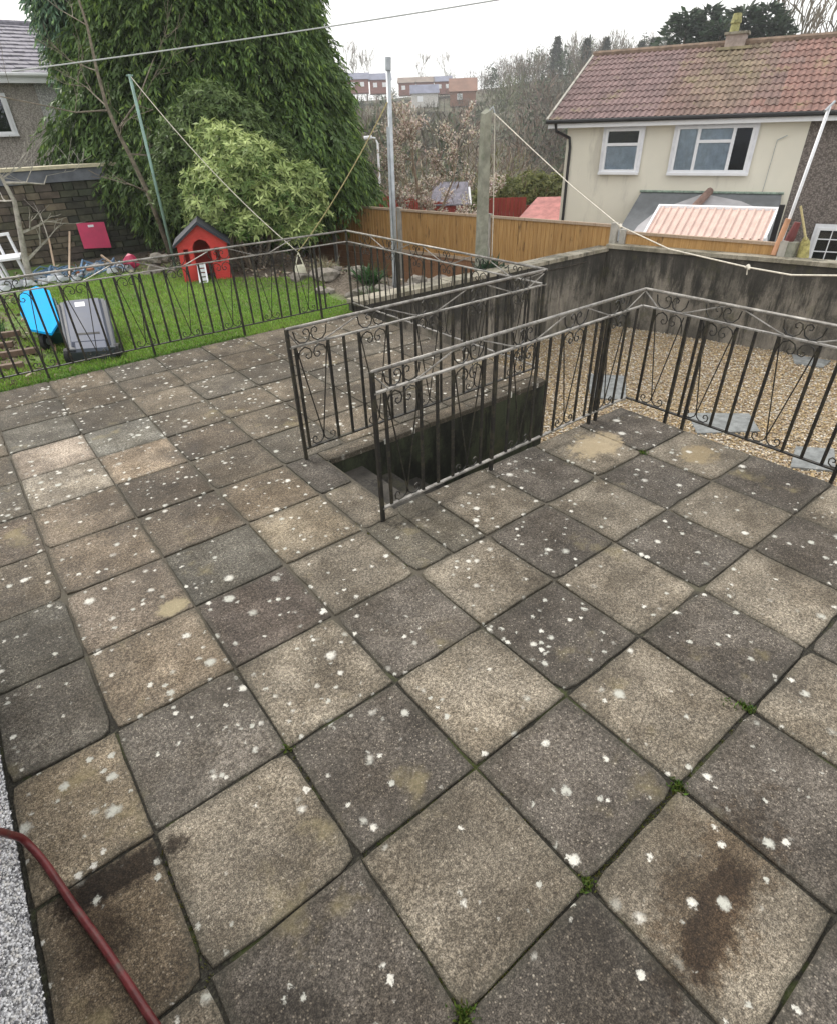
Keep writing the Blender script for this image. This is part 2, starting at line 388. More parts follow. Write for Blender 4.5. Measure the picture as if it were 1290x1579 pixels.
class MB:
    def __init__(s, fr=None): s.v = []; s.f = []; s.fr = fr
    def _t(s, p): return s.fr(*p) if s.fr else tuple(p)
    def box(s, x0, x1, y0, y1, z0, z1):
        b = len(s.v)
        for z in (z0, z1):
            for x, y in ((x0, y0), (x1, y0), (x1, y1), (x0, y1)): s.v.append(s._t((x, y, z)))
        s.f += [(b, b+3, b+2, b+1), (b+4, b+5, b+6, b+7), (b, b+1, b+5, b+4), (b+1, b+2, b+6, b+5), (b+2, b+3, b+7, b+6), (b+3, b, b+4, b+7)]
        return s
    def hexa(s, pts):
        """8 corners, bottom 4 then top 4"""
        b = len(s.v); s.v += [s._t(p) for p in pts]
        s.f += [(b, b+3, b+2, b+1), (b+4, b+5, b+6, b+7), (b, b+1, b+5, b+4), (b+1, b+2, b+6, b+5), (b+2, b+3, b+7, b+6), (b+3, b, b+4, b+7)]
        return s
    def prism(s, poly, d):
        """polygon (list of 3d pts) extruded by vector d"""
        b = len(s.v); n = len(poly)
        s.v += [s._t(p) for p in poly] + [s._t((p[0]+d[0], p[1]+d[1], p[2]+d[2])) for p in poly]
        s.f += [tuple(range(b, b+n)), tuple(range(b+2*n-1, b+n-1, -1))]
        for i in range(n): s.f.append((b+i, b+n+i, b+n+(i+1) % n, b+(i+1) % n))
        return s
    def tube(s, pts, r, n=6, cap=True, flat=1.0):
        pts = [Vector(s._t(p)) for p in pts]; b = len(s.v); k = len(pts)
        up = None
        for i, p in enumerate(pts):
            d = (pts[min(i+1, k-1)] - pts[max(i-1, 0)])
            if d.length < 1e-9: d = Vector((0, 0, 1))
            d.normalize()
            if up is None: up = d.orthogonal().normalized() if abs(d.z) > .9 else (Vector((0, 0, 1)) - d * d.z).normalized()
            up = (up - d * up.dot(d))
            up = up.normalized() if up.length > 1e-6 else d.orthogonal().normalized()
            side = d.cross(up); rr = r[i] if isinstance(r, (list, tuple)) else r
            for j in range(n):
                a = 2 * PI * (j + .5) / n
                q = p + side * (math.cos(a) * rr) + up * (math.sin(a) * rr * flat); s.v.append(tuple(q))
        for i in range(k - 1):
            for j in range(n):
                a, c = b + i*n + j, b + i*n + (j+1) % n
                s.f.append((a, c, c+n, a+n))
        if cap:
            s.f.append(tuple(range(b+n-1, b-1, -1))); s.f.append(tuple(range(b+(k-1)*n, b+k*n)))
        return s
    def bar(s, p, q, w, h=None): return s.tube([p, q], w * .7071, 4)
    def disc(s, c, ax, r, t, n=14):
        ax = Vector(ax).normalized(); c = Vector(c)
        return s.tube([c - ax * t / 2, c + ax * t / 2], r, n)
    def build(s, name, mat, parent=None, smooth=False, **kw):
        return meshobj(name, s.v, s.f, mat, parent, smooth, **kw)

def clump_mesh(C, D, L, Wd, col, droop=.15, up=None):
    """leaves: centres, directions, length, width -> folded diamonds"""
    n = len(C); D = D / np.linalg.norm(D, axis=1, keepdims=True)
    U = up if up is not None else RNG.normal(size=(n, 3)) * .5 + np.array([0, 0, 1.])
    S = np.cross(D, U); S /= (np.linalg.norm(S, axis=1, keepdims=True) + 1e-9)
    N = np.cross(S, D)
    L = np.asarray(L).reshape(-1, 1) * np.ones((n, 1)); Wd = np.asarray(Wd).reshape(-1, 1) * np.ones((n, 1))
    a = C; b = C + D * L * .45 + S * Wd * .5 - N * Wd * .12; c = C + D * L - N * L * droop; d = C + D * L * .45 - S * Wd * .5 - N * Wd * .12
    V = np.stack([a, b, c, d], 1).reshape(-1, 3)
    F = np.arange(n * 4).reshape(-1, 4)
    return V, F, np.repeat(col, 4, axis=0)

def jitcol(n, base, var=.25, hue=.12):
    base = np.array(base); k = 1 + RNG.uniform(-var, var, (n, 1)); h = 1 + RNG.normal(0, hue, (n, 3)) * .5
    return np.clip(base * k * h, 0.003, 1)

def branches(p, d, ln, r, depth, out, spread=.6, up=.15, seg=3, kids=3, minr=.004):
    d = Vector(d).normalized(); p = Vector(p); pts = [p.copy()]; rs = [r]
    for i in range(seg):
        d = (d + Vector((random.gauss(0, .13), random.gauss(0, .13), random.gauss(0, .08) + up * .3))).normalized()
        p = p + d * (ln / seg); pts.append(p.copy()); rs.append(max(minr, r * (1 - .45 * (i + 1) / seg)))
    out.append((pts, rs))
    if depth <= 0: return
    for k in range(kids):
        t = random.uniform(.35, 1.0) if k else 1.0
        i = min(seg, max(1, int(round(t * seg)))); q = pts[i]
        nd = (d + Vector((random.gauss(0, spread), random.gauss(0, spread), random.gauss(0, spread * .6) + up))).normalized()
        branches(q, nd, ln * random.uniform(.55, .8), rs[i] * .72, depth - 1, out, spread, up, seg, kids, minr)

def rock_mesh(c, r, seed, sub=2, sq=(1, 1, .6)):
    import bmesh
    bm = bmesh.new(); bmesh.ops.create_icosphere(bm, subdivisions=sub, radius=1)
    rr = random.Random(seed); ph = [rr.uniform(0, 6) for _ in range(6)]
    for v in bm.verts:
        x, y, z = v.co; k = 1 + .18 * math.sin(3*x+ph[0]) + .15 * math.sin(4*y+ph[1]) + .12 * math.sin(5*z+ph[2]+2*x) + rr.uniform(-.05, .05)
        v.co = (c[0] + x*k*r*sq[0], c[1] + y*k*r*sq[1], c[2] + z*k*r*sq[2])
    V = [tuple(v.co) for v in bm.verts]; F = [tuple(v.index for v in f.verts) for f in bm.faces]; bm.free()
    return V, F

# ------------------------------------------------------------------ terrain: valley and wooded hill
def ridge(az):     # az in degrees, ccw from +x
    return 12.0 + 2.2 * math.exp(-((az - 36) / 9.0) ** 2) - 2.0 * math.exp(-((az - 60) / 12) ** 2) + 1.0 * math.sin(az * .21)
def sm(t): t = min(1, max(0, t)); return t * t * (3 - 2 * t)
def terr(x, y):
    r = math.hypot(x - CAM[0], y - CAM[1]); az = math.degrees(math.atan2(y - CAM[1], x - CAM[0]))
    if az < -120: az += 360
    z = -1.95 - 4.5 * sm((r - 24) / 45)
    k = 1.0 if 0 < az < 110 else .3
    z += (ridge(az) + 6.5) * k * sm((r - 80) / 185) + .9 * math.sin(x * .07) * math.sin(y * .09) * sm((r - 40) / 40)
    if r > 290: z -= (r - 290) * .05
    return z
_V = []; _F = []; rings = [0, 6, 12, 18, 24, 30, 36, 44, 54, 66, 80, 96, 114, 132, 150, 170, 190, 210, 230, 250, 265, 280, 300, 340, 420]
NA = 120
for r in rings:
    for a in range(NA):
        t = 2 * PI * a / NA; x = CAM[0] + r * math.cos(t); y = CAM[1] + r * math.sin(t); _V.append((x, y, terr(x, y)))
for i in range(len(rings) - 1):
    for a in range(NA): _F.append((i*NA + a, (i+1)*NA + a, (i+1)*NA + (a+1) % NA, i*NA + (a+1) % NA))
lab(meshobj('ground', _V, _F, M['terrain'], smooth=True), kind='structure')

# ------------------------------------------------------------------ patio bed, court, walls
bedm = [M['bed'], M['darkwall']]
PX0, PX1, PY0, PY1 = -.45, 4.84, -3.6, 5.42
HX0, HY0, HY1 = 2.12, .68, 1.63
mb = MB()
mb.box(PX0, HX0, PY0, PY1, -1.9, -.013); mb.box(HX0, PX1, PY0, HY0, -1.9, -.013); mb.box(HX0, PX1, HY1, PY1, -1.9, -.013)
patio = mb.build('patio', None, mats=bedm, mi=[1, 0, 1, 1, 1, 1] * 3)
lab(patio, kind='structure')
lab(MB().box(4.845, 13.5, -7, 5.44, -1.9, -1.4).build('gravel_court', M['gravel']), kind='structure')
# steps going down
st = empty('stone_steps', (2.12, 1.15, -1.4), 'dark damp concrete steps sunk between the two black railings', 'steps')
for i in range(8):
    x0 = HX0 + .30 * i; z = -.175 * (i + 1)
    MB().box(x0 + .002, x0 + .325, HY0 + .002, HY1 - .002, z - .175, z + random.uniform(-.004, .004)).build('step', M['step'], st)

# slabs -------------------------------------------------------------
SLAB_CACHE = {}
def slab_mesh(w, h, var):
    key = (round(w, 3), round(h, 3), var)
    if key in SLAB_CACHE: return SLAB_CACHE[key]
    rr = random.Random(hash(key) & 0xffff); n = 7
    def ring(ins, z, jag):
        pts = []
        for s_, (ax, ay, bx, by) in enumerate(((-1, -1, 1, -1), (1, -1, 1, 1), (1, 1, -1, 1), (-1, 1, -1, -1))):
            for i in range(n):
                t = i / n; x = ax + (bx - ax) * t; y = ay + (by - ay) * t
                j = jag[s_ * n + i]; pts.append((x * (w/2 - ins - j), y * (h/2 - ins - j), z))
        return pts
    jag = [abs(rr.gauss(0, .0022)) + (rr.random() < .06) * .006 for _ in range(4 * n)]
    for c_ in range(4): jag[c_ * n] += rr.choice([0, .002, .006, .014])
    V = ring(.0, -.05, jag) + ring(.0, -.006, jag) + ring(.0035, -.0012, jag) + ring(.011, 0, jag) + ring(.08, .0, [0]*28)
    m4 = 4 * n; F = []
    for k in range(4):
        for i in range(m4): F.append((k*m4 + i, k*m4 + (i+1) % m4, (k+1)*m4 + (i+1) % m4, (k+1)*m4 + i))
    F.append(tuple(range(4*m4, 5*m4)))
    me = bpy.data.meshes.new('paving_slab'); me.from_pydata(V, [], F); me.update(); me.materials.append(M['slab'])
    a = me.attributes.new('edge', 'FLOAT', 'POINT'); a.data.foreach_set('value', [0.0]*(2*m4) + [.0035]*m4 + [.011]*m4 + [.08]*m4)
    SLAB_CACHE[key] = me
    return me
LIGHT, DARK = (.192, .178, .156), (.100, .094, .092)
BLUE, PINK, BROWN, PALE = (.110, .111, .106), (.19, .165, .145), (.13, .115, .097), (.31, .295, .27)
over = {(-1, 0): (.225, .195, .152), (-1, 1): (.14, .115, .085), (-1, 2): LIGHT, (-1, -1): (.12, .118, .115), (-1, -2): BLUE, (-1, -3): BROWN, (-1, -4): (.12, .10, .085),
    (0, -1): (.23, .20, .165), (0, -2): PINK, (0, -3): (.165, .138, .112), (0, -4): (.175, .148, .122), (0, -5): PALE, (0, -6): (.25, .22, .20), (0, -7): BLUE,
    (1, -1): (.115, .10, .098), (1, -2): BLUE, (1, -3): (.13, .112, .095), (1, -4): (.105, .088, .072), (1, -5): (.24, .20, .16), (1, -6): (.17, .178, .175), (0, 0): (.12, .115, .113),
    (2, -1): LIGHT, (2, -2): (.215, .19, .15), (2, -3): (.19, .16, .125), (2, -4): BROWN, (3, -1): (.13, .125, .11), (1, -7): (.10, .09, .075), (2, -5): (.09, .075, .06), (1, 0): LIGHT}
def put_slab(x0, x1, y0, y1, u, v):
    g = random.uniform(.005, .010)
    o = bpy.data.objects.new('paving_slab', slab_mesh(x1 - x0 - g, y1 - y0 - g, random.randrange(6)))
    COL.objects.link(o); o.parent = patio
    o.location = ((x0+x1)/2 + random.uniform(-.002, .002), (y0+y1)/2 + random.uniform(-.002, .002), random.uniform(-.003, .003))
    o.rotation_euler = (random.gauss(0, .0045), random.gauss(0, .0045), random.gauss(0, .002) + (PI if random.random() < .5 else 0))
    if (u, v) in over: c = over[(u, v)]
    elif v >= -1: c = LIGHT if (u + v) % 2 else DARK
    else:
        c = random.choice([(.12, .105, .086), (.135, .118, .096), (.105, .094, .08), (.115, .108, .096), (.145, .125, .10)])
    k = random.uniform(.90, 1.06); m_ = sum(c)/3; c = tuple(.78*q + .22*m_ for q in c); o.color = (c[0]*k, c[1]*k, c[2]*k, 1)
for v in range(-9, 6):
    for u in range(-1, 8):
        x0, x1, y1 = u * .6, u * .6 + .6, -v * .6; y0 = y1 - .6
        if u == -1: x0 = -.44
        if u == 7: x1 = 4.83
        hole = u >= 3 and v in (-2, -3)
        if hole: continue
        if u >= 4 and v == -1: y1 = HY0 + .005
        if u == 3 and v == -1: put_slab(1.8, 2.105, y0, y1, 3, -1); put_slab(2.105, 2.4, y0, HY0 + .005, 3, -1); continue
        put_slab(x0, x1, y0, y1, u, v)
for y0 in (.6, 1.2): put_slab(1.8, 2.105, y0 + .0, y0 + .6, 3, 99 if y0 > 1 else 100)
for k in range(5):
    xa = 2.105 + k * .55; put_slab(xa, min(xa + .55, 4.83), HY1 - .015, 1.8, 3, -8)

# moss and weeds in the joints
def tuft(pts, n, size, spread, col, name, z=-.02, label=None):
    P = np.array(pts, float); i = RNG.integers(0, len(P), n)
    C = np.zeros((n, 3)); C[:, :2] = P[i] + RNG.normal(0, spread, (n, 2)); C[:, 2] = z
    D = RNG.normal(0, .55, (n, 3)); D[:, 2] = 1
    V, F, c = clump_mesh(C, D, RNG.uniform(.5, 1.3, n) * size, size * .33, jitcol(n, col, .4, .25))
    o = meshobj(name, V, F, M['leaf'], None, col=c); lab(o, kind='stuff'); return o
line = lambda a, b, n: [(a[0] + (b[0]-a[0])*t, a[1] + (b[1]-a[1])*t) for t in np.linspace(0, 1, n)]
mp = line((.6, -1.8), (1.0, -1.8), 30) + line((1.25, -1.8), (1.8, -1.8), 25) + line((1.2, -1.2), (1.2, -1.5), 3) + line((.6, -1.45), (.6, -2.1), 12) + line((.6, -.6), (.6, -.9), 6) \
    + line((2.4, -1.8), (1.8, -1.8), 8) + line((.0, -1.2), (0, -.7), 12) + line((1.8, .1), (1.8, .7), 5) + line((0.62, -1.2), (1.1, -1.2), 8)
o = tuft(mp, 5200, .017, .006, (.12, .13, .028), 'moss', -.022); o['label'] = 'yellow-green moss lining the joints between the near slabs'
wd = [(1.8, -1.8)] * 5 + [(2.4, -1.78)] * 5 + [(1.2, -1.8)] * 3 + [(.6, -1.8)] * 7 + [(4.2, 0)] * 3 + [(.6, -.6)] * 1 + [(2.35, -1.72)]
o = tuft(wd, 520, .028, .016, (.085, .13, .025), 'weeds', -.012); o['label'] = 'small green weeds sprouting where paving joints cross'
# grass creeping over the far edge of the patio
eg = line((-.6, 5.43), (3.0, 5.45), 60)
o = tuft(eg, 2600, .045, .05, (.10, .19, .03), 'edge_grass', -.03); o['label'] = 'grass fringe growing along the far patio edge'

# court gravel pebbles (coarse, loose)
def pebbles(name, n, sampler, size, cols, zf, mat, parent=None, kind='stuff', label=None, flat=.6):
    P = sampler(n); n = len(P)
    oct_v = np.array([[1, 0, 0], [0, 1, 0], [-1, 0, 0], [0, -1, 0], [0, 0, 1], [0, 0, -1]], float)
    oct_f = np.array([[0, 1, 4], [1, 2, 4], [2, 3, 4], [3, 0, 4], [1, 0, 5], [2, 1, 5], [3, 2, 5], [0, 3, 5]])
    th = RNG.uniform(0, 2*PI, n); s = RNG.uniform(.6, 1.3, (n, 1)) * size
    V = oct_v[None] * RNG.uniform(.6, 1.2, (n, 1, 3)) * s[:, None]; V[:, :, 2] *= flat
    V += RNG.normal(0, .12, V.shape) * s[:, None]
    c, s_ = np.cos(th)[:, None], np.sin(th)[:, None]
    X = V[:, :, 0]*c - V[:, :, 1]*s_; Y = V[:, :, 0]*s_ + V[:, :, 1]*c
    V = np.stack([X, Y, V[:, :, 2]], 2) + P[:, None, :]
    F = (oct_f[None] + (np.arange(n)*6)[:, None, None]).reshape(-1, 3)
    ci = RNG.integers(0, len(cols), n); C = np.array(cols)[ci] * RNG.uniform(.7, 1.25, (n, 1))
    o = meshobj(name, V.reshape(-1, 3), F, mat, parent, col=np.repeat(C, 6, axis=0))
    if parent is None: lab(o, label, kind=kind)
    return o
WALLX = lambda y: 11.0 + (5.15 - y) * (1.1 / 4.05)
def smp(n):
    x = RNG.uniform(4.9, 12.6, n); y = RNG.uniform(-2.6, 5.40, n); k = x < 11.0 + (5.15 - y) * .2716 - .02
    P = np.stack([x[k], y[k], np.full(k.sum(), -1.39)], 1); P[:, 2] += RNG.uniform(-.006, .012, len(P)); return P
pebbles('loose_gravel', 85000, smp, .019, ((.44, .34, .20), (.55, .46, .33), (.34, .25, .15), (.66, .62, .55), (.42, .32, .23), (.50, .38, .21)), 0, M['twig'], label='honey coloured loose gravel covering the sunken court')
for k, q in enumerate((((7.5, 2.9), (7.85, 2.5), (8.7, 3.1), (8.3, 3.6)), ((7.6, 1.15), (8.3, .62), (8.75, 1.0), (8.1, 1.6)), ((11.35, 1.5), (11.5, 1.1), (11.95, 1.15), (11.8, 1.75)), ((7.6, -.1), (7.9, -.5), (8.5, -.25), (8.2, .1)))):
    o = MB().prism([(x, y, -1.42) for x, y in q], (0, 0, .055)).build('stepping_stone', M['slabgrey'])
    lab(o, ['grey stepping stone in the gravel nearest the foot of the steps', 'grey stepping stone in the gravel just beyond the patio corner', 'damp grey stepping stone against the far streaked wall', 'grey stepping stone at the right edge of the gravel beside the patio'][k], 'stepping stone', 'stepping stones in the gravel court')

# court walls with coping
gw = empty('garden_wall', (8, 5.5, -1.4), 'long low wall with pale coping retaining the garden behind the gravel court', 'wall')
MB().box(4.86, 11.0, 5.45, 5.66, -1.9, .06).build('wall_face', M['gardenwall'], gw)
xs = 4.86
while xs < 11.0:
    L_ = min(.62, 11.06 - xs)
    MB().box(xs + .003, xs + L_ - .003, 5.40, 5.72, .06, .125 + random.uniform(-.004, .004)).build('coping_stone', M['coping'], gw); xs += .62
gw2 = empty('garden_wall', (11.5, 3, -1.4), 'streaked dark rendered wall with coping along the right of the gravel court', 'wall')
wd_ = np.array([1.1, -4.05]); wl = np.linalg.norm(wd_); wd_ /= wl; wn = np.array([-wd_[1], wd_[0]])   # wn points away from the court (+x)
def WF(s, o, z): return (11.0 + wd_[0]*s + wn[0]*o, 5.15 + wd_[1]*s + wn[1]*o, z)
MB(WF).box(-.30, 9, 0, .2, -1.9, .12).build('wall_face', M['gardenwall'], gw2)
s_ = -.32
while s_ < 8.8:
    MB(WF).box(s_ + .003, s_ + .617, -.05, .25, .12, .185 + random.uniform(-.004, .004)).build('coping_stone', M['coping'], gw2); s_ += .62

# own house wall, spar dashed
hw = empty('house_wall', (-.6, -1, 0), 'white spar-dashed house wall at the lower left corner', 'wall')
MB().box(-.8, -.455, -5.5, 1.3, -.2, 2.9).build('render', M['kerbwhite'], hw)
def smp2(n):
    y = RNG.uniform(-2.3, .9, n); z = RNG.uniform(0, 1.5, n); return np.stack([np.full(n, -.453) + RNG.uniform(-.001, .003, n), y, z], 1)
o = pebbles('spar_chippings', 42000, smp2, .0062, ((.78, .78, .80), (.86, .86, .88), (.66, .66, .69), (.2, .2, .21), (.7, .68, .66)), 0, M['twig'], hw, flat=1); o['kind'] = 'stuff'

# ------------------------------------------------------------------ railings
RZ = (1.095, .955, .10)
def railing(runs, label, loc):
    """runs: list of dict(a, b, cells=[(s0,kind)], posts=[s], ext) in plan"""
    root = empty('railing', loc, label, 'railing', 'wrought iron railings round the patio')
    for R in runs:
        a = np.array(R['a'], float); b = np.array(R['b'], float); L = np.linalg.norm(b - a); d = (b - a) / L
        inn = R.get('off', 0)
        def fr(s, t, z, a=a, d=d): return (a[0] + d[0]*s - d[1]*t, a[1] + d[1]*s + d[0]*t, z)
        sl = lambda s: fr(s, 0, 0)
        MB().tube([fr(0, 0, RZ[0]), fr(L, 0, RZ[0])], .0125, 8).build('top_rail', M['rail'], root, True)
        MB(fr).box(0, L, -.014, .014, RZ[1] - .005, RZ[1] + .006).build('middle_rail', M['rail'], root)
        MB(fr).box(0, L, -.014, .014, RZ[2] - .005, RZ[2] + .006).build('bottom_rail', M['iron'] if not R.get('lightbot') else M['rail'], root)
        for s in R['posts']:
            MB(fr).box(s - .0125, s + .0125, -.0125, .0125, -.03, RZ[0] if s in R.get('tall', ()) else RZ[1]).build('post', M['iron'], root)
        bars = set(); cells = R['cells']
        for s0 in cells:
            for q in (s0, s0 + .287): bars.add(round(q, 3))
            if s0 + .287 + .144 < L: bars.add(round(s0 + .287 + .144, 3))
        for q in R.get('extra', ()): bars.add(q)
        last = -1
        for s in sorted(bars):
            if s - last < .06 or any(abs(s - q) < .035 for q in R['posts'] if 0 < q < L): continue
            last = s
            if -.01 < s < L + .01:
                w = .0115; MB(fr).box(s - w, s + w, -.006, .006, RZ[2] + .006, RZ[1] - .005).build('baluster', M['iron'], root)
        for ci, s0 in enumerate(cells):
            w = .287
            if s0 < -.02 or s0 + w > L + .03: continue
            for sg in (0, 1):
                X = (lambda q: s0 + q) if sg == 0 else (lambda q: s0 + w - q)
                up = [(.0, 1.07), (.012, 1.01), (.045, .975), (.09, .968), (.125, .99), (.138, 1.03), (.128, 1.062), (.102, 1.072), (.082, 1.055), (.088, 1.034), (.105, 1.032)]
                dn = [(.005, .80), (.012, .86), (.038, .915), (.08, .935), (.12, .915), (.136, .88), (.125, .848), (.098, .84), (.080, .858), (.088, .878), (.104, .876)]
                bt = [(.1435, .19), (.135, .145), (.105, .118), (.065, .115), (.038, .135), (.034, .165), (.052, .185), (.074, .175), (.076, .155), (.062, .15)]
                for pl in (up, dn, bt):
                    MB().tube([fr(X(q), 0, z) for q, z in pl], .0055, 5).build('scroll', M['iron'], root)
                MB().tube([fr(X(.012), 0, .93), fr(X(.1435), 0, .175)], .0055, 5).build('v_brace', M['iron'], root)
            if ci % 2 == 0:
                for q0, q1 in ((s0 + w - .03, s0 + w + .30), (s0 + .03, s0 - .30)):
                    q1 = min(max(q1, .0), L)
                    MB().tube([fr(q0, 0, .965), fr(q0 + (q1-q0)*.12, 0, .975), fr(q1, 0, 1.08)], .006, 5).build('diagonal_brace', M['rail'], root)
    return root
per = .575
ra = railing([dict(a=(1.965, .60), b=(4.85, .66), cells=[.085 + per*k for k in range(5)], posts=[0, .012 + 1.06, 2.33, 2.43], tall=(0,), lightbot=True),
              dict(a=(4.85, .66), b=(4.85, -3.2), cells=[.12, .56, 1.16, 1.735, 2.31, 2.885, 3.46], posts=[.44, .61, 1.84, 3.0], extra=(.44 + .0,))],
             'black scrolled railing on the near side of the steps, turning along the right patio edge', (3, .6, 0))
rb = railing([dict(a=(1.985, 1.76), b=(4.85, 1.78), cells=[.05 + per*k for k in range(5)], posts=[0, 2.84], tall=(0, 2.84)),
              dict(a=(4.85, 1.78), b=(4.85, 5.52), cells=[.25 + per*k for k in range(6)], posts=[1.2, 2.5], lightbot=True)],
             'black scrolled railing on the far side of the steps, turning back along the court', (3, 1.76, 0))
rc = railing([dict(a=(-1.2, 5.56), b=(4.85, 5.52), cells=[.555 + per*(k - 1) for k in range(10)], posts=[.6, 1.84, 3.06, 4.28, 5.5, 6.04], tall=(6.04,))],
             'long black railing between the paving and the lawn', (2, 5.54, 0))

# ------------------------------------------------------------------ lawn terrain
def lawn_z(x, y):
    z = -.06 - .02 * max(0, y - 5.5)
    z -= 1.35 * sm((x - 6.6) / 2.6) * sm((y - 5.9) / .8) if x > 6.6 else 0
    z += .22 * math.exp(-((x - 5.85)**2 / .3 + (y - 7.5)**2 / .5)) * 1.0
    if y > 15.2: z -= .0
    return z
gx = np.concatenate([np.arange(-14, -2, 1.5), np.arange(-2, 10.4, .3)]); gy = np.concatenate([np.arange(5.42, 16, .3), np.arange(16, 42, 2.)])
_V = [(x, y, lawn_z(x, y) + (.012 * math.sin(x*5) * math.sin(y*4))) for y in gy for x in gx]; nx = len(gx)
_F = [(j*nx+i, j*nx+i+1, (j+1)*nx+i+1, (j+1)*nx+i) for j in range(len(gy)-1) for i in range(nx-1)]
lab(meshobj('lawn', _V, _F, M['lawn'], smooth=True), kind='structure')
# grass blades
def grass():
    n = 120000; x = RNG.uniform(-1.2, 6.6, n); y = 5.48 + (RNG.random(n) ** 1.3) * 8.2
    edge = 5.5 + .4 * np.sin(y*1.7) - .22 * np.maximum(0, y - 7)
    k = (x < edge) & ((x > .9 + .3*np.sin(y*2.3) - .15*(y < 6.5)*8) | (RNG.random(n) < .18)) & ~((y > 11.8) & (RNG.random(n) < .75))
    x, y = x[k], y[k]; n = len(x); z = np.array([lawn_z(a, b) for a, b in zip(x, y)])
    D = RNG.normal(0, .45, (n, 3)); D[:, 2] = 1
    pat = .5 + .5*np.sin(x*2.1 + 1.3*np.sin(y*1.7)) * np.sin(y*1.9 + x)
    L = RNG.uniform(.025, .065, n) * (.8 + .5*pat)
    c = np.array([.16, .30, .04])[None] * (1 - pat[:, None]) + np.array([.27, .42, .075])[None] * pat[:, None]
    c = c * RNG.uniform(.6, 1.35, (n, 1)); dry = RNG.random(n) < .12; c[dry] = np.array([.28, .27, .12])
    V, F, cc = clump_mesh(np.stack([x, y, z], 1), D, L, .014, c)
    lab(meshobj('grass', V, F, M['leaf'], col=cc), 'short bright green lawn grass beyond the long railing', kind='stuff')
grass()
# leaf litter, weeds and stones on the bare ground
def litter():
    n = 9000; x = RNG.uniform(-1, 8.5, n); y = RNG.uniform(5.6, 14.5, n)
    k = (x < .9) | ((x + y*.35 > 8.3) & (y > 6)) | (y > 12.6); x, y = x[k], y[k]; n = len(x)
    z = np.array([lawn_z(a, b) for a, b in zip(x, y)]) + .015; D = RNG.normal(0, 1, (n, 3)); D[:, 2] *= .4
    pal = np.array([(.20, .13, .08), (.11, .08, .055), (.30, .24, .17), (.10, .13, .05), (.38, .33, .27), (.07, .055, .04)])
    V, F, cc = clump_mesh(np.stack([x, y, z], 1), D, RNG.uniform(.04, .14, n), .045, pal[RNG.integers(0, len(pal), n)])
    lab(meshobj('leaf_litter', V, F, M['twig'], col=cc), 'brown leaf litter and bits scattered on the bare soil', kind='stuff')
litter()
for k in range(26):
    if k < 17: x, y = random.gauss(5.85, .3), random.gauss(7.45, .42)
    else: x, y = random.uniform(5.2, 7.6), random.uniform(5.85, 6.6)
    r = random.uniform(.07, .19); V, F = rock_mesh((x, y, lawn_z(x, y) + r*.3), r, k)
    lab(meshobj('rock', V, F, M['rock']), 'rough stone of the rubble mound at the right end of the lawn' if k < 17 else 'rough stone lying along the back of the pale wall coping', 'rock', 'rubble stones by the end of the lawn')

# ------------------------------------------------------------------ timber fence
FA, FB = np.array([11.1, 5.45]), np.array([9.36, 13.6])
def fence_run(A, B, top, bot, mid, bays, label, loc, ext=0, lower=True, boardw=.118, topB=None):
    root = empty('timber_fence', loc, label, 'fence')
    L = np.linalg.norm(B - A); d = (B - A) / L; n = np.array([-d[1], d[0]])
    if n[0] > 0: n = -n       # n faces the camera side (-x)
    def fr(s, o, z): return (A[0] + d[0]*s + n[0]*o, A[1] + d[1]*s + n[1]*o, z)
    tz = lambda s: top + ((topB if topB is not None else top) - top) * s / L
    pb = sorted(bays)
    for i, s in enumerate(pb):
        zt = tz(s)
        MB(fr).box(s - .06, s + .06, -.05, .07, bot - .3, zt + .03).build('fence_post', M['palepost'] , root)
    for s0, s1 in zip(pb[:-1], pb[1:]):
        s = s0 + .065
        while s < s1 - .07:
            w = min(boardw, s1 - .065 - s); o = random.uniform(0, .006)
            MB(fr).hexa([(s, .0+o, mid), (s + w + .008, -.008+o, mid), (s + w + .008, .004+o, mid), (s, .016+o, mid),
                         (s, .0+o, tz(s) - .05), (s + w + .008, -.008+o, tz(s) - .05), (s + w + .008, .004+o, tz(s) - .05), (s, .016+o, tz(s) - .05)]).build('fence_board', M['fence'], root)
            s += w
        MB(fr).hexa([(s0+.062, -.02, tz(s0) - .05), (s1-.062, -.02, tz(s1) - .05), (s1-.062, .045, tz(s1) - .05), (s0+.062, .045, tz(s0) - .05),
                     (s0+.062, -.02, tz(s0)), (s1-.062, -.02, tz(s1)), (s1-.062, .045, tz(s1)), (s0+.062, .045, tz(s0))]).build('capping_rail', M['fencecap'], root)
        if lower:
            MB(fr).box(s0 + .062, s1 - .062, -.01, .05, mid - .07, mid).build('middle_rail', M['fencecap'], root)
            z = mid - .07; k = 0
            while z > bot:
                z2 = max(bot, z - .17); MB(fr).box(s0 + .062, s1 - .062, .0, .025 + .006*(k % 2), z2 + .006, z).build('gravel_board', M['fencelow'], root); z = z2; k += 1
    return root
LF = np.linalg.norm(FB - FA)
fence_run(FA, FB, .53, -1.75, -.42, [0.0, 3.05, 5.8, LF, LF + 2.6], 'orange-brown closeboard fence behind the grey posts, cap rail pale', (10.3, 9, -1.7), boardw=.10)
fence_run(np.array([11.18, 5.28]), np.array([11.97, 2.52]), .42, -1.0, -.45, [0.0, 2.87], 'shorter lower brown fence panel directly behind the streaked court wall', (11.5, 4, -1.5), lower=False, topB=.40)

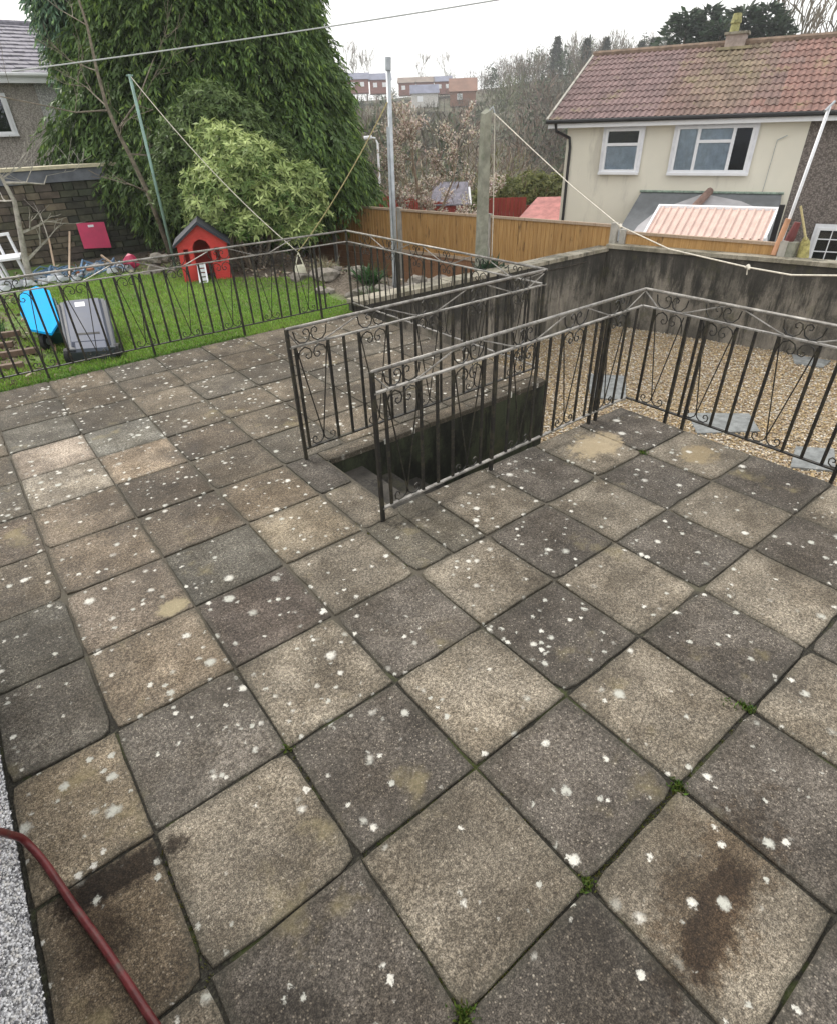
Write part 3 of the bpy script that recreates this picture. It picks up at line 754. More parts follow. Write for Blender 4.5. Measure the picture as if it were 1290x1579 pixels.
# posts and poles
def pole(name, label, cat, p0, p1, r, mat, n=8, extra=None):
    root = empty(name, p0, label, cat); MB().tube([p0, p1], r, n).build('shaft', mat, root, True); return root
pl = pole('washing_line_pole', 'thin green washing line pole beside the red playhouse', 'pole', (4.1, 11.6, -.3), (4.15, 11.6, 3.24), .028, M['greenmetal'])
MB().tube([(4.09, 11.6, 3.22), (4.21, 11.6, 3.22)], .014, 6).build('line_hook', M['greenmetal'], pl)
sp = pole('washing_line_pole', 'tall galvanised steel pole in front of the fence', 'pole', (6.16, 6.2, -.5), (6.20, 6.2, 2.98), .036, M['galv'])
MB().tube([(6.20, 6.2, 2.97), (6.21, 6.2, 3.12)], .042, 8).build('cap', M['galv'], sp)
MB().tube([(6.10, 6.2, -.5), (6.14, 6.2, 2.3)], .018, 6).build('stay_tube', M['galv'], sp)
cp = empty('concrete_post', (8.0, 6.1, -.8), 'thick mossy grey-green concrete post standing right of the steel pole', 'post')
MB().hexa([(7.92, 6.02, -1.0), (8.11, 6.0, -1.0), (8.12, 6.17, -1.0), (7.93, 6.19, -1.0), (7.95, 6.03, 2.42), (8.08, 6.01, 2.47), (8.09, 6.13, 2.5), (7.96, 6.14, 2.44)]).build('shaft', M['concrete'], cp)
MB().box(8.125, 8.15, 6.0, 6.06, -.6, .4).build('batten', M['palepost'], cp)
MB().tube([(8.06, 6.06, 2.45), (8.10, 6.0, 2.52), (8.13, 5.98, 2.42)], .012, 6).build('line_hook', M['galv'], cp)
def sag(a, b, s, n=16): return [tuple(np.array(a)*(1-t) + np.array(b)*t - np.array([0, 0, 4*s*t*(1-t)])) for t in np.linspace(0, 1, n)]
cl = empty('clothesline', (8.1, 5.98, 2.4), 'white knotted clothesline sagging from the concrete post across the right side', 'clothesline')
CLP = [(8.12, 5.99, 2.43), (7.85, 4.9, 1.98), (7.55, 3.75, 1.52), (7.25, 2.67, 1.15), (6.95, 1.75, 1.02), (6.55, .62, 1.03), (6.3, .10, 1.07), (6.05, -.36, 1.17), (5.6, -1.2, 1.45), (5.0, -2.4, 1.95)]
MB().tube(CLP, .008, 6).build('line', M['rope'], cl, True)
for p in ((7.25, 2.67, 1.15), (6.55, .62, 1.03)):
    MB().tube([(p[0]-.02, p[1]-.03, p[2]-.01), (p[0], p[1], p[2]+.012), (p[0]+.02, p[1]+.03, p[2]-.01)], [.012, .022, .012], 6).build('knot', M['rope'], cl)
    MB().tube([p, (p[0], p[1]-.01, p[2]-.07)], .006, 5).build('tail', M['rope'], cl)
o = MB().tube([(8.13, 5.98, 2.42), (8.17, 5.97, 1.0), (8.18, 5.97, -.2)], .009, 5).build('hanging_cord', M['rope']); lab(o, 'white cord hanging straight down the right side of the concrete post', 'cord')
rp = empty('clothesline', (5.44, 8.3, .4), 'long yellowish clothesline running from green pole past the pale bush to the steel pole', 'clothesline')
MB().tube(sag((4.16, 11.58, 3.20), (5.44, 8.3, .41), .18), .008, 5).build('line', M['rope'], rp)
MB().tube(sag((5.44, 8.3, .41), (6.16, 6.2, 2.6), .10), .0095, 5).build('line', M['yellowrope'], rp)
pb = empty('peg_bag', (5.42, 8.28, -.1), 'cream cloth peg bag hanging from the clothesline under the bush', 'bag')
def bagmesh():
    V = []; rings_ = [(-.33, .115, .05), (-.34, .16, .075), (-.28, .17, .085), (-.18, .15, .075), (-.05, .12, .045), (-.01, .105, .03)]
    for z, a, b_ in rings_:
        for k in range(14):
            t = 2*PI*k/14; V.append((5.42 + .8*a*math.cos(t)*.9, 8.26 + .8*(b_*math.sin(t) - a*math.cos(t)*.35), .20 + .85*z + .012*math.sin(3*t)))
    F = [(i*14+k, i*14+(k+1) % 14, (i+1)*14+(k+1) % 14, (i+1)*14+k) for i in range(5) for k in range(14)] + [tuple(range(13, -1, -1)), tuple(range(70, 84))]
    return V, F
V, F = bagmesh(); meshobj('pouch', V, F, M['bag'], pb, True)
MB().tube([(5.35, 8.29, .18), (5.40, 8.29, .31), (5.44, 8.29, .40)], .011, 5).build('strap', M['bag'], pb)
MB().tube([(5.49, 8.23, .18), (5.46, 8.26, .31), (5.44, 8.29, .40)], .011, 5).build('strap', M['bag'], pb)
o = MB().tube(sag((2.0, 10.0, 3.15), (9.5, 6.6, 4.05), .03, 12), .010, 5).build('overhead_wire', M['wire']); lab(o, 'single overhead wire crossing in front of the dark conifer', 'wire')
wp = pole('washing_line_pole', 'white leaning pole in front of the cream house at the right', 'pole', (11.95, 2.63, -.6), (11.97, 2.47, 2.36), .026, M['white'])
MB().tube([(11.85, 2.47, 2.30), (12.1, 2.47, 2.42)], .02, 6).build('cross_arm', M['galv'], wp)
o = MB().tube([(11.98, 2.45, .98), (12.04, 2.22, .47)], .018, 6).build('bamboo_cane', M['yellowrope']); lab(o, 'pale leaning cane crossing the foot of the white pole', 'cane')
ep = empty('end_post', (12.0, 2.5, -1), 'broad mossy concrete post closing the right end of the short fence', 'post')
MB().box(11.93, 12.1, 2.33, 2.49, -1.4, .42).build('shaft', M['concrete'], ep)
o = MB().tube([(11.9, 2.62, .2), (11.93, 2.56, .78)], .045, 10).build('clay_pipe', M['orangepipe']); lab(o, 'short orange clay pipe standing behind the end post', 'pipe')
o = MB().tube([(12.05, 2.52, .25), (12.06, 2.48, .5), (12.08, 2.45, .72)], [.06, .075, .05], 9).build('plastic_bucket', M['brownplastic']); lab(o, 'maroon plastic bucket beside the clay pipe', 'bucket')
def stump():
    root = empty('tree_stump', (12.2, 2.2, -.5), 'yellow-green lichen covered stump by the foot of the white pole', 'stump')
    MB().tube([(12.14, 2.2, -.9), (12.12, 2.22, .2), (12.10, 2.24, .42), (12.08, 2.26, .5)], [.12, .10, .075, .03], 9).build('trunk', simple('lichen_bark', (.40, .36, .14), .95, .4, 14, 0, .8), root)
stump()

# ------------------------------------------------------------------ right house
P0 = np.array([16.5, 10.03]); fd = np.array([.4025, -.9154]); fn = np.array([.9154, .4025])
def HF(s, o, z): return (P0[0] + fd[0]*s + fn[0]*o, P0[1] + fd[1]*s + fn[1]*o, z)
GZ = -3.0
hs_ = empty('semi_detached_house', HF(3, 0, GZ), 'cream rendered semi-detached house with red-brown tiled roof', 'house')
PARTY = 5.06
MB(HF).box(-1.12, PARTY, 0, 7.4, GZ, 2.16).build('cream_wall', M['cream'], hs_)
MB(HF).box(PARTY + .004, 12, .0, 7.4, GZ, 2.16).build('grey_wall', M['greyrender'], hs_)
MB(HF).box(-1.62, 12.2, -.34, -.315, 2.09, 2.24).build('fascia', M['upvc'], hs_)
MB(HF).box(-1.62, 12.2, -.31, 0, 2.10, 2.13).build('soffit', M['upvc'], hs_)
MB(HF).tube([(-1.66, -.40, 2.25), (12.2, -.40, 2.25)], .055, 8).build('gutter', M['gutter'], hs_)
MB(HF).tube([(-1.38, -.39, 2.21), (-1.36, -.34, 2.02), (-1.02, -.07, 1.84), (-.98, -.07, 1.6), (-.98, -.07, -2.9)], .042, 8).build('downpipe', M['gutter'], hs_)
EO, EZ, RO, RZ2 = -.36, 2.27, 4.0, 3.99
sl_len = math.hypot(RO - EO, RZ2 - EZ); ux, uz = (RO - EO)/sl_len, (RZ2 - EZ)/sl_len
MB(HF).prism([(-1.6, EO + .02, EZ - .04), (-1.6, RO, RZ2 - .05), (-1.6, 2*RO - EO, EZ - .04), ], (13.7, 0, 0)).build('roof_deck', M['felt'], hs_)
TW, TL, NR = .325, sl_len / 11.0, 11
def tile_mesh():
    xs_ = [0, .03, .055, .085, .11, .1625, .192, .217, .247, .272, .325]; hz = [.0, .022, .030, .022, 0, 0, .022, .030, .022, 0, 0]
    V = []
    for t, lift in ((0, .026), (TL + .03, .0)):
        for x, h in zip(xs_, hz): V.append((x, t, h + lift))
    n = len(xs_); F = [(i, i+1, n+i+1, n+i) for i in range(n-1)]
    b = len(V)
    for x in xs_: V.append((x, 0, .0))
    F += [(b+i, b+i+1, i+1, i) for i in range(n-1)]
    me = bpy.data.meshes.new('roof_tile'); me.from_pydata(V, [], F); me.update(); me.materials.append(M['tile']); return me
tm = tile_mesh()
Rx = Vector(HF(1, 0, 0)) - Vector(HF(0, 0, 0)); Ry = (Vector(HF(0, ux, uz)) - Vector(HF(0, 0, 0))).normalized(); Rz_ = Rx.cross(Ry).normalized()
Rm = Matrix((Rx, Ry, Rz_)).transposed().to_euler()
def tcol(s, t):
    c = np.array([.22, .142, .125])
    if s < 1.0: c = np.array([.23, .155, .15])
    m_ = math.exp(-((s + random.gauss(0, .35) - 2.6)/.75)**2) * (.35 + .65*min(1, t*1.6)); c = c*(1 - m_*.75) + np.array([.24, .20, .12])*m_*.75
    if s + random.gauss(0, .3) > 3.9: c = np.array([.265, .15, .125])
    return c * random.uniform(.72, .98)
rest_v, rest_f = [], []
tb = [tuple(v.co) for v in tm.vertices]; tf = [tuple(p.vertices) for p in tm.polygons]
ho = Vector(ORIG[hs_.name])
for c_ in range(42):
    for r_ in range(NR):
        s = -1.63 + c_ * TW; t = r_ * TL
        p = Vector(HF(s, EO + ux*t, EZ + uz*t))
        if c_ < 27:
            o = bpy.data.objects.new('roof_tile', tm); COL.objects.link(o); o.parent = hs_; o.location = p - ho; o.rotation_euler = Rm
            o.color = (*tcol(s, t / sl_len), 1)
        else:
            b = len(rest_v)
            for v in tb: rest_v.append(tuple(p + Rx*v[0] + Ry*v[1] + Rz_*v[2]))
            rest_f += [tuple(b+i for i in f) for f in tf]
o = meshobj('far_roof_tiles', rest_v, rest_f, M['tile'], hs_); o['kind'] = 'stuff'; o.color = (.26, .12, .10, 1)
MB(HF).tube([(-1.66, RO, RZ2 + .03), (12.2, RO, RZ2 + .03)], .10, 8).build('ridge_cap', simple('ridge_tile', (.22, .16, .12), .9, .3, 5), hs_)
MB(HF).hexa([(-1.68, EO - .02, EZ - .05), (-1.62, EO - .02, EZ - .05), (-1.62, RO, RZ2 - .05), (-1.68, RO, RZ2 - .05), (-1.68, EO - .02, EZ + .06), (-1.62, EO - .02, EZ + .06), (-1.62, RO, RZ2 + .06), (-1.68, RO, RZ2 + .06)]).build('verge', M['palepost'], hs_)
ch = MB(HF).box(2.30, 2.84, 3.7, 4.35, 3.7, 4.22).build('chimney', simple('chimney_render', (.40, .33, .30), .9, .25, 4), hs_)
MB(HF).box(2.24, 2.90, 3.64, 4.41, 4.22, 4.28).build('chimney_cap', M['coping'], ch)
MB(HF).tube([(2.46, 4.0, 4.28), (2.46, 4.0, 4.48), (2.46, 4.0, 4.50), (2.46, 4.0, 4.72)], [.13, .12, .15, .11], 10).build('chimney_pot', simple('mossy_pot', (.30, .29, .13), .9, .4, 10, 0, .4), ch)
MB(HF).box(2.1, 3.05, 3.55, 4.0, 3.86, 3.93).build('flashing', simple('mossy_mortar', (.36, .31, .20), .9, .3, 5), hs_)

def window(HFr, root, s0, s1, z0, z1, mulls, trans, curtain=True, darkp=None, reveal=.02, bars=None):
    H0 = HFr
    HFr = lambda s, o, z: H0(s, o - .064, z)
    f = MB(HFr)
    w = .065
    f.box(s0, s1, -.05, .06, z0, z0 + w); f.box(s0, s1, -.05, .06, z1 - w, z1)
    f.box(s0, s0 + w, -.05, .06, z0 + w, z1 - w); f.box(s1 - w, s1, -.05, .06, z0 + w, z1 - w)
    for m_ in mulls: f.box(m_ - .04, m_ + .04, -.05, .06, z0 + w, z1 - w)
    for (a, b_, z) in trans: f.box(a, b_, -.048, .058, z - .035, z + .035)
    fo = f.build('window', M['upvc'], root)
    # trim band around the opening and sill
    t = MB(HFr); k = .085
    t.box(s0 - k, s1 + k, -.022, -.002, z1, z1 + k); t.box(s0 - k, s0, -.022, -.002, z0, z1); t.box(s1, s1 + k, -.022, -.002, z0, z1)
    t.build('surround', M['white'], fo)
    MB(HFr).box(s0 - k, s1 + k, -.11, -.002, z0 - .06, z0).build('sill', M['upvc'], fo)
    MB(HFr).box(s0 + w, s1 - w, .010, .016, z0 + w, z1 - w).build('pane', M['glass'], fo)
    MB(HFr).box(s0 + .01, s1 - .01, .045, .055, z0 + .01, z1 - .01).build('dark_interior', M['dark'], fo)
    if curtain:
        for a, b_, za, zb in curtain:
            n = max(8, int((b_ - a) / .025)); V = []; F = []
            for i in range(n + 1):
                x = a + (b_ - a)*i/n; o_ = .034 + .006*math.sin(i*1.9) + .002*math.sin(i*.7)
                V += [HFr(x, o_, za), HFr(x, o_, zb)]
            F = [(2*i, 2*i+2, 2*i+3, 2*i+1) for i in range(n)]
            meshobj('net_curtain', V, F, M['curtain'], fo, True)
    if bars:
        g = MB(HFr)
        for x in bars[0]: g.box(x - .012, x + .012, -.02, .01, z0 + w, z1 - w)
        for z in bars[1]: g.box(s0 + w, s1 - w, -.019, .009, z - .012, z + .012)
        g.build('glazing_bars', M['upvc'], fo)
    return fo
window(HF, hs_, .04, 1.02, .98, 2.04, [], [(.10, .96, 1.66)], [(.1, .96, 1.0, 1.62)])
window(HF, hs_, 1.96, 3.86, .97, 2.05, [2.52, 3.38], [(2.56, 3.34, 1.70)], [(2.03, 2.48, 1.0, 2.0), (2.56, 3.34, 1.0, 1.98)])
window(HF, hs_, 5.95, 7.7, -1.5, -.27, [6.85], [], None, bars=([6.3, 6.6, 7.1, 7.4], [-.55, -.85, -1.15]))
MB(HF).tube([(4.42, -.03, 1.7), (4.40, -.03, .52)], .008, 4).build('cable', M['wire'], hs_)
MB(HF).tube([(4.42, -.03, 1.7), (4.62, -.06, 1.80)], .014, 4).build('cable_bracket', M['wire'], hs_)
# lean-to roof and neighbour's outbuilding
lt = empty('lean_to', HF(3, -1, GZ), 'grey felted lean-to roof against the cream house, below its windows', 'outbuilding')
MB(HF).hexa([(1.02, -1.9, -.62), (5.05, -1.9, -.62), (4.87, -.01, .40), (1.26, -.01, .40), (1.02, -1.9, -.56), (5.05, -1.9, -.56), (4.87, -.01, .48), (1.26, -.01, .48)]).build('roof', M['felt'], lt)
MB(HF).box(1.1, 5.0, -1.8, -.01, GZ, -.62).build('wall', M['palepost'], lt)
MB(HF).tube([(1.22, -.05, .50), (4.92, -.05, .50)], .03, 6).build('flashing', simple('green_flashing', (.28, .36, .30), .8), lt)
tp = meshobj('tarpaulin', [HF(*p) for p in ((1.25, -1.75, -.50), (1.9, -.75, .10), (2.95, -.12, .47), (3.95, -.35, .33), (4.70, -.75, .12), (4.85, -1.8, -.46), (3.0, -1.8, -.30), (3.0, -.9, .16))],
    [(0, 1, 7, 6), (1, 2, 7), (2, 3, 7), (3, 4, 7), (4, 5, 6, 7)], M['tarp']); lab(tp, 'light grey tarpaulin spread over the lean-to roof', 'tarpaulin')
o = MB(HF).tube([(3.12, -.30, .55), (2.72, -1.6, .02)], .10, 10).build('roll', simple('brown_roll', (.26, .17, .14), .9, .3, 6)); lab(o, 'brown roll lying slanted on the grey tarpaulin', 'roll')
sh = empty('shed', HF(3.4, -3, GZ), 'low shed with white framed pink corrugated roof just behind the fence', 'shed')
def SHP(a, b, up=0):   # roof plane coordinates a along, b down-slope 0..1
    return (2.20 + a*2.62 - b*.10, -2.45 - b*1.0, .36 - b*.50 + up)
MB(HF).hexa([SHP(0, 1, -.04), SHP(1, 1, -.04), SHP(1, 0, -.04), SHP(0, 0, -.04), SHP(0, 1), SHP(1, 1), SHP(1, 0), SHP(0, 0)]).build('roof', M['pinksheet'], sh)
for k in range(15):
    a = (k + .5) / 15
    MB(HF).tube([SHP(a, 0, .012), SHP(a, 1, .012)], .028, 6).build('roof_rib', M['pinksheet'], sh)
for a0, a1, b0, b1 in ((-.02, 1.02, -.05, 0.0), (-.02, 0.0, 0, 1), (1.0, 1.02, 0, 1)):
    MB(HF).hexa([SHP(a0, b1, -.05), SHP(a1, b1, -.05), SHP(a1, b0, -.05), SHP(a0, b0, -.05), SHP(a0, b1, .05), SHP(a1, b1, .05), SHP(a1, b0, .05), SHP(a0, b0, .05)]).build('roof_trim', M['upvc'], sh)
MB(HF).box(2.15, 4.75, -3.4, -2.5, GZ, -.2).build('wall', M['palepost'], sh)
MB(HF).box(4.86, 4.98, -2.6, -2.5, -1, .5).build('shed_pipe', M['gutter'], sh)

# ------------------------------------------------------------------ left house
def LH(x, o, z): return (x, 22 + o, z)
lh = empty('house', (1, 24, -1), 'pale house with grey slate roof behind the stone wall at the left', 'house')
MB(LH).box(-9, 4.25, 0, 7.5, -1.5, 3.72).build('buff_wall', M['brownrender'], lh)
MB(LH).box(4.254, 6.3, 0, 7.5, -1.5, 3.72).build('white_wall', M['whitedash'], lh)
MB(LH).box(-9.2, 6.6, -.36, -.30, 3.66, 3.86).build('fascia', M['upvc'], lh)
MB(LH).tube([(-9.2, -.42, 3.86), (6.6, -.42, 3.86)], .06, 8).build('gutter', M['upvc'], lh)
rl = []
ns = 13; e0, z0_, e1, z1_ = -.45, 3.88, 3.75, 5.46
for k in range(ns):
    ta, tb_ = k/ns, (k+1.15)/ns
    ya, yb = e0 + (e1-e0)*ta, e0 + (e1-e0)*min(1, tb_); za, zb = z0_ + (z1_-z0_)*ta, z0_ + (z1_-z0_)*min(1, tb_)
    m_ = MB(LH); x = -6.0 if k % 2 else -6.15
    while x < 6.6:
        j = random.uniform(-.006, .012)
        m_.hexa([(x+.004, ya, za + .0+j), (min(x+.296, 6.7), ya, za+.0+j), (min(x+.296, 6.7), yb, zb-.03), (x+.004, yb, zb-.03), (x+.004, ya, za+.035+j), (min(x+.296, 6.7), ya, za+.035+j), (min(x+.296, 6.7), yb, zb), (x+.004, yb, zb)]); x += .3
    o = m_.build('slate_course', M['slate'], lh); o['kind'] = 'stuff'
MB(LH).prism([(-6.1, e0+.02, z0_-.03), (-6.1, e1, z1_-.03), (-6.1, 2*e1-e0, z0_-.03)], (12.75, 0, 0)).build('roof_deck', M['felt'], lh)
MB(LH).tube([(-6.1, e1, z1_+.02), (6.65, e1, z1_+.02)], .09, 8).build('ridge_cap', M['slate'], lh)
window(LH, lh, 1.7, 3.3, 2.42, 3.35, [2.5], [], [(1.8, 2.4, 2.5, 3.2)])

# ------------------------------------------------------------------ old stone wall at the end of the lawn
ow = empty('stone_wall', (2, 15.2, -.4), 'old brown coursed stone wall at the end of the lawn', 'wall')
MB().box(-9, 6.6, 15.12, 15.5, -1, 1.70).build('wall_core', M['darkwall'], ow)
z = -.35; row = 0
cnt = 0
while z < 1.42:
    h = random.uniform(.10, .17); x = 0.2 - random.uniform(0, .2)
    while x < 5.6:
        w = random.uniform(.18, .48)
        c = random.choice([(.105, .085, .066), (.135, .115, .082), (.08, .067, .056), (.15, .125, .088), (.095, .09, .062)])
        if x > 2.65: c = (c[0]*.5, c[1]*.62, c[2]*.58)
        if cnt < 295:
            o = MB().box(x, x + w - .016, 15.06 + random.uniform(-.02, .015), 15.13, z, z + h - .014).build('stone', M['oldstone'], ow); o.color = (*c, 1)
        cnt += 1; x += w
    z += h; row += 1
MB().box(-9, 6.6, 15.02, 15.13, z + .005, 1.69).build('render_band', simple('slaty_render', (.12, .13, .15), .9, .3, 3, 0, .4), ow)
xs = .0
while xs < 6.4:
    MB().box(xs + .004, xs + .70, 14.98, 15.56, 1.70, 1.765 + random.uniform(-.006, .006)).build('coping_stone', simple('cream_coping', (.50, .46, .33), .9, .2, 4) if xs == 0 else bpy.data.materials['cream_coping'], ow); xs += .705
pn = meshobj('painted_sheet', *(lambda m: (m.v, m.f))(MB().hexa([(2.99, 14.90, .02), (3.61, 14.90, -.03), (3.61, 14.93, -.03), (2.99, 14.93, .02), (3.01, 14.99, .57), (3.63, 14.99, .54), (3.63, 15.02, .54), (3.01, 15.02, .57)])), M['redpanel'])
lab(pn, 'raspberry red sheet leaning on the old stone wall', 'sheet')
o = MB().hexa([(3.24, 14.962, .46), (3.37, 14.962, .46), (3.37, 14.975, .46), (3.24, 14.975, .46), (3.24, 14.97, .51), (3.37, 14.97, .51), (3.37, 14.985, .51), (3.24, 14.985, .51)]).build('paper_label', M['white'], None)
lab(o, 'small white label near the top of the raspberry sheet', 'label')
# rubble pile next to the playhouse
k = 0
for i, (x, y, z, r) in enumerate([(3.7, 11.6, -.15, .2), (3.95, 11.4, -.2, .17), (3.75, 11.65, .12, .15), (3.5, 11.7, -.2, .14), (3.9, 11.6, .1, .12), (3.3, 12.2, -.2, .12), (3.0, 12.3, -.2, .1), (3.15, 12.5, -.15, .14), (2.6, 12.6, -.2, .11), (2.8, 12.4, -.22, .08)]):
    V, F = rock_mesh((x, y, z - .03), r, i + 50, 2, (1, 1, .8))
    lab(meshobj('rubble_stone', V, F, M['rock']), 'rough stone in the row of rubble left of the playhouse', 'stone', 'rubble stones left of the playhouse')

# ------------------------------------------------------------------ playhouse
ph = empty('playhouse', (4.2, 10.1, -.25), "child's red plastic playhouse with dark roof at the edge of the lawn", 'playhouse')
pa = np.array([3.78, 10.05]); pdv = np.array([.93, -.36]); pdv /= np.linalg.norm(pdv); pnv = np.array([.36, .93]); pnv /= np.linalg.norm(pnv)
def PF(s, o, z): return (pa[0] + pdv[0]*s + pnv[0]*o, pa[1] + pdv[1]*s + pnv[1]*o, z - .19)
fw = .92; dp = .85; wh = .72; ap = 1.05
# front wall as pieces around an arched door and two slots
f = MB(PF)
f.box(0, .10, 0, .04, 0, wh); f.box(.19, .28, 0, .04, 0, wh); f.box(.10, .19, 0, .04, 0, .36); f.box(.10, .19, 0, .04, .64, wh)
f.box(.60, .68, 0, .04, 0, wh); f.box(.76, fw, 0, .04, 0, wh); f.box(.68, .76, 0, .04, 0, .36); f.box(.68, .76, 0, .04, .64, wh)
f.prism([(.28, 0, .68), (.36, 0, .78), (.44, 0, .81), (.52, 0, .78), (.60, 0, .68), (.60, 0, wh), (.46, 0, wh + .001), (.28, 0, wh)][0:0] or [(.28, 0, .66), (.34, 0, .76), (.44, 0, .80), (.54, 0, .76), (.60, 0, .66), (.60, 0, .82), (.28, 0, .82)], (0, .04, 0))
f.prism([(0, 0.001, wh), (.28, .001, wh), (.28, .001, .822), (.60, .001, .822), (.60, .001, wh), (fw, .001, wh), (fw/2, .001, ap)], (0, .038, 0))
f.build('front_wall', M['red'], ph)
b_ = MB(PF); b_.box(fw - .04, fw, .045, dp, 0, .36); b_.box(fw - .04, fw, .045, .2, .36, wh); b_.box(fw - .04, fw, .62, dp, .36, wh); b_.box(fw - .04, fw, .2, .62, .64, wh)
b_.build('side_wall', M['red'], ph)
for k in range(7):
    for j in range(3):
        zz = .03 + k*.048 + 0; ss = .05 + j*.26 + (k % 2)*.1
        if ss + .22 < dp: MB(PF).box(fw + .001, fw + .010, ss, ss + .22, zz, zz + .038).build('moulded_brick', M['red'], ph)
        if j < 1 and k < 7: MB(PF).box(.62, .88, -.009, -.001, zz, zz + .038).build('moulded_brick', M['red'], ph)
MB(PF).box(0, .04, .045, dp, 0, wh).build('side_wall', M['red'], ph)
MB(PF).box(.045, fw - .045, dp - .04, dp, 0, wh).build('rear_wall', M['red'], ph)
g = MB(PF)
for k in range(4): g.box(fw - .025, fw - .005, .24 + k*.1, .255 + k*.1, .36, .64)
g.box(fw - .026, fw - .006, .2, .62, .49, .51); g.build('window_bars', M['white'], ph)
MB(PF).hexa([(-.07, -.08, wh - .05), (fw/2, -.08, ap + .005), (fw/2, dp + .08, ap + .005), (-.07, dp + .08, wh - .05), (-.07, -.08, wh), (fw/2, -.08, ap + .06), (fw/2, dp + .08, ap + .06), (-.07, dp + .08, wh)]).build('roof', M['darkroof'], ph)
MB(PF).hexa([(fw/2, -.08, ap + .005), (fw + .07, -.08, wh - .05), (fw + .07, dp + .08, wh - .05), (fw/2, dp + .08, ap + .005), (fw/2, -.08, ap + .06), (fw + .07, -.08, wh), (fw + .07, dp + .08, wh), (fw/2, dp + .08, ap + .06)]).build('roof', M['darkroof'], ph)
r_ = MB(PF); r_.prism([(-.02, -.012, wh - .04), (fw/2, -.012, ap - .04), (fw + .02, -.012, wh - .04), (fw + .02, -.012, wh + .0), (fw/2, -.012, ap + .003), (-.02, -.012, wh + .0)], (0, .011, 0)); r_.build('gable_trim', M['red'], ph)
wl_ = empty('toy_slide', PF(.4, -.2, 0), 'white plastic ladder leaning in the doorway of the playhouse', 'ladder')
MB(PF).hexa([(.27, -.30, .01), (.30, -.30, .01), (.30, -.26, .01), (.27, -.26, .01), (.29, -.03, .36), (.32, -.03, .36), (.32, .0, .36), (.29, .0, .36)]).build('rail', M['white'], wl_)
MB(PF).hexa([(.42, -.30, .01), (.45, -.30, .01), (.45, -.26, .01), (.42, -.26, .01), (.42, -.03, .36), (.45, -.03, .36), (.45, .0, .36), (.42, .0, .36)]).build('rail', M['white'], wl_)
for k in range(5):
    t = .08 + k*.2; MB(PF).hexa([(.30, -.285 + .27*t, .02 + .35*t - .028), (.42, -.285 + .27*t, .02 + .35*t - .028), (.42, -.27 + .27*t, .02 + .35*t - .028), (.30, -.27 + .27*t, .02 + .35*t - .028), (.30, -.285 + .27*t, .02 + .35*t + .028), (.42, -.285 + .27*t, .02 + .35*t + .028), (.42, -.27 + .27*t, .02 + .35*t + .028), (.30, -.27 + .27*t, .02 + .35*t + .028)]).build('rung', M['white'], wl_)

# ------------------------------------------------------------------ bins
def plane_box(c0, c1, c2, c3, th):
    """slanted slab from 4 top corners, thickness th straight along its normal (down)"""
    P = [Vector(c) for c in (c0, c1, c2, c3)]; n = (P[1]-P[0]).cross(P[3]-P[0]).normalized()
    if n.z < 0: n = -n
    return [tuple(p - n*th) for p in P] + [tuple(p) for p in P]
bn = empty('wheelie_bin', (1.3, 6.7, -.1), 'dark grey wheelie bin tipped over at the lawn edge with its face up', 'bin')
n0, n1, f1, f0 = (1.00, 6.08, .07), (1.47, 5.88, .05), (1.78, 7.32, .38), (1.24, 7.52, .38)
MB().hexa(plane_box(n0, n1, f1, f0, .42)).build('body', M['bindark'], bn)
def BL(a, b, up=0):
    p = Vector(n0)*(1-a)*(1-b) + Vector(n1)*a*(1-b) + Vector(f1)*a*b + Vector(f0)*(1-a)*b
    nn = (Vector(n1)-Vector(n0)).cross(Vector(f0)-Vector(n0)).normalized(); nn = nn if nn.z > 0 else -nn
    return tuple(p + nn*up)
MB().hexa([BL(.05, .10, .002), BL(.95, .10, .002), BL(.93, .98, .002), BL(.07, .98, .002), BL(.09, .13, .05), BL(.91, .13, .05), BL(.88, .95, .05), BL(.12, .95, .05)]).build('lid', M['binlid'], bn)
MB().hexa([BL(.12, .0, .0), BL(.88, .0, .0), BL(.88, .10, .002), BL(.12, .10, .002), BL(.16, .01, .04), BL(.84, .01, .04), BL(.84, .12, .045), BL(.16, .12, .045)]).build('lid_flap', M['binlid'], bn)
MB().hexa([BL(.26, .24, .051), BL(.76, .24, .051), BL(.76, .275, .051), BL(.26, .275, .051), BL(.26, .24, .054), BL(.76, .24, .054), BL(.76, .275, .054), BL(.26, .275, .054)]).build('handle_slot', M['rubber'], bn)
MB().hexa([BL(.34, .80, .051), BL(.56, .80, .051), BL(.56, .89, .051), BL(.34, .89, .051), BL(.34, .80, .054), BL(.56, .80, .054), BL(.56, .89, .054), BL(.34, .89, .054)]).build('sticker', M['white'], bn)
for a in (-.03, 1.03):
    MB().tube([BL(a, .05, -.02), BL(a, .93, .0)], .022, 6).build('side_rib', M['bindark'], bn)
MB().tube([BL(-.05, .02, .02), BL(1.05, .02, .02)], .018, 6).build('grab_bar', M['bindark'], bn)
for a, b in ((-.08, .02), (1.08, .05)):
    c = Vector(BL(a, b, -.06)); w_ = MB().disc(c, Vector(n1)-Vector(n0), .10, .05, 16).build('wheel', M['rubber'], bn)
    MB().disc(c, Vector(n1)-Vector(n0), .04, .06, 10).build('hub', M['bindark'], w_)
gb = empty('garden_cart', (1.0, 7.5, -.1), 'tipped green garden cart holding a bright cyan lid beside the grey bin', 'cart')
MB().hexa([(.90, 7.25, -.10), (1.30, 6.95, -.10), (1.32, 7.7, -.10), (.95, 7.9, -.10), (.80, 7.05, .12), (1.12, 6.75, .16), (1.24, 7.9, .38), (.86, 8.1, .36)]).build('tub', M['greenplastic'], gb)
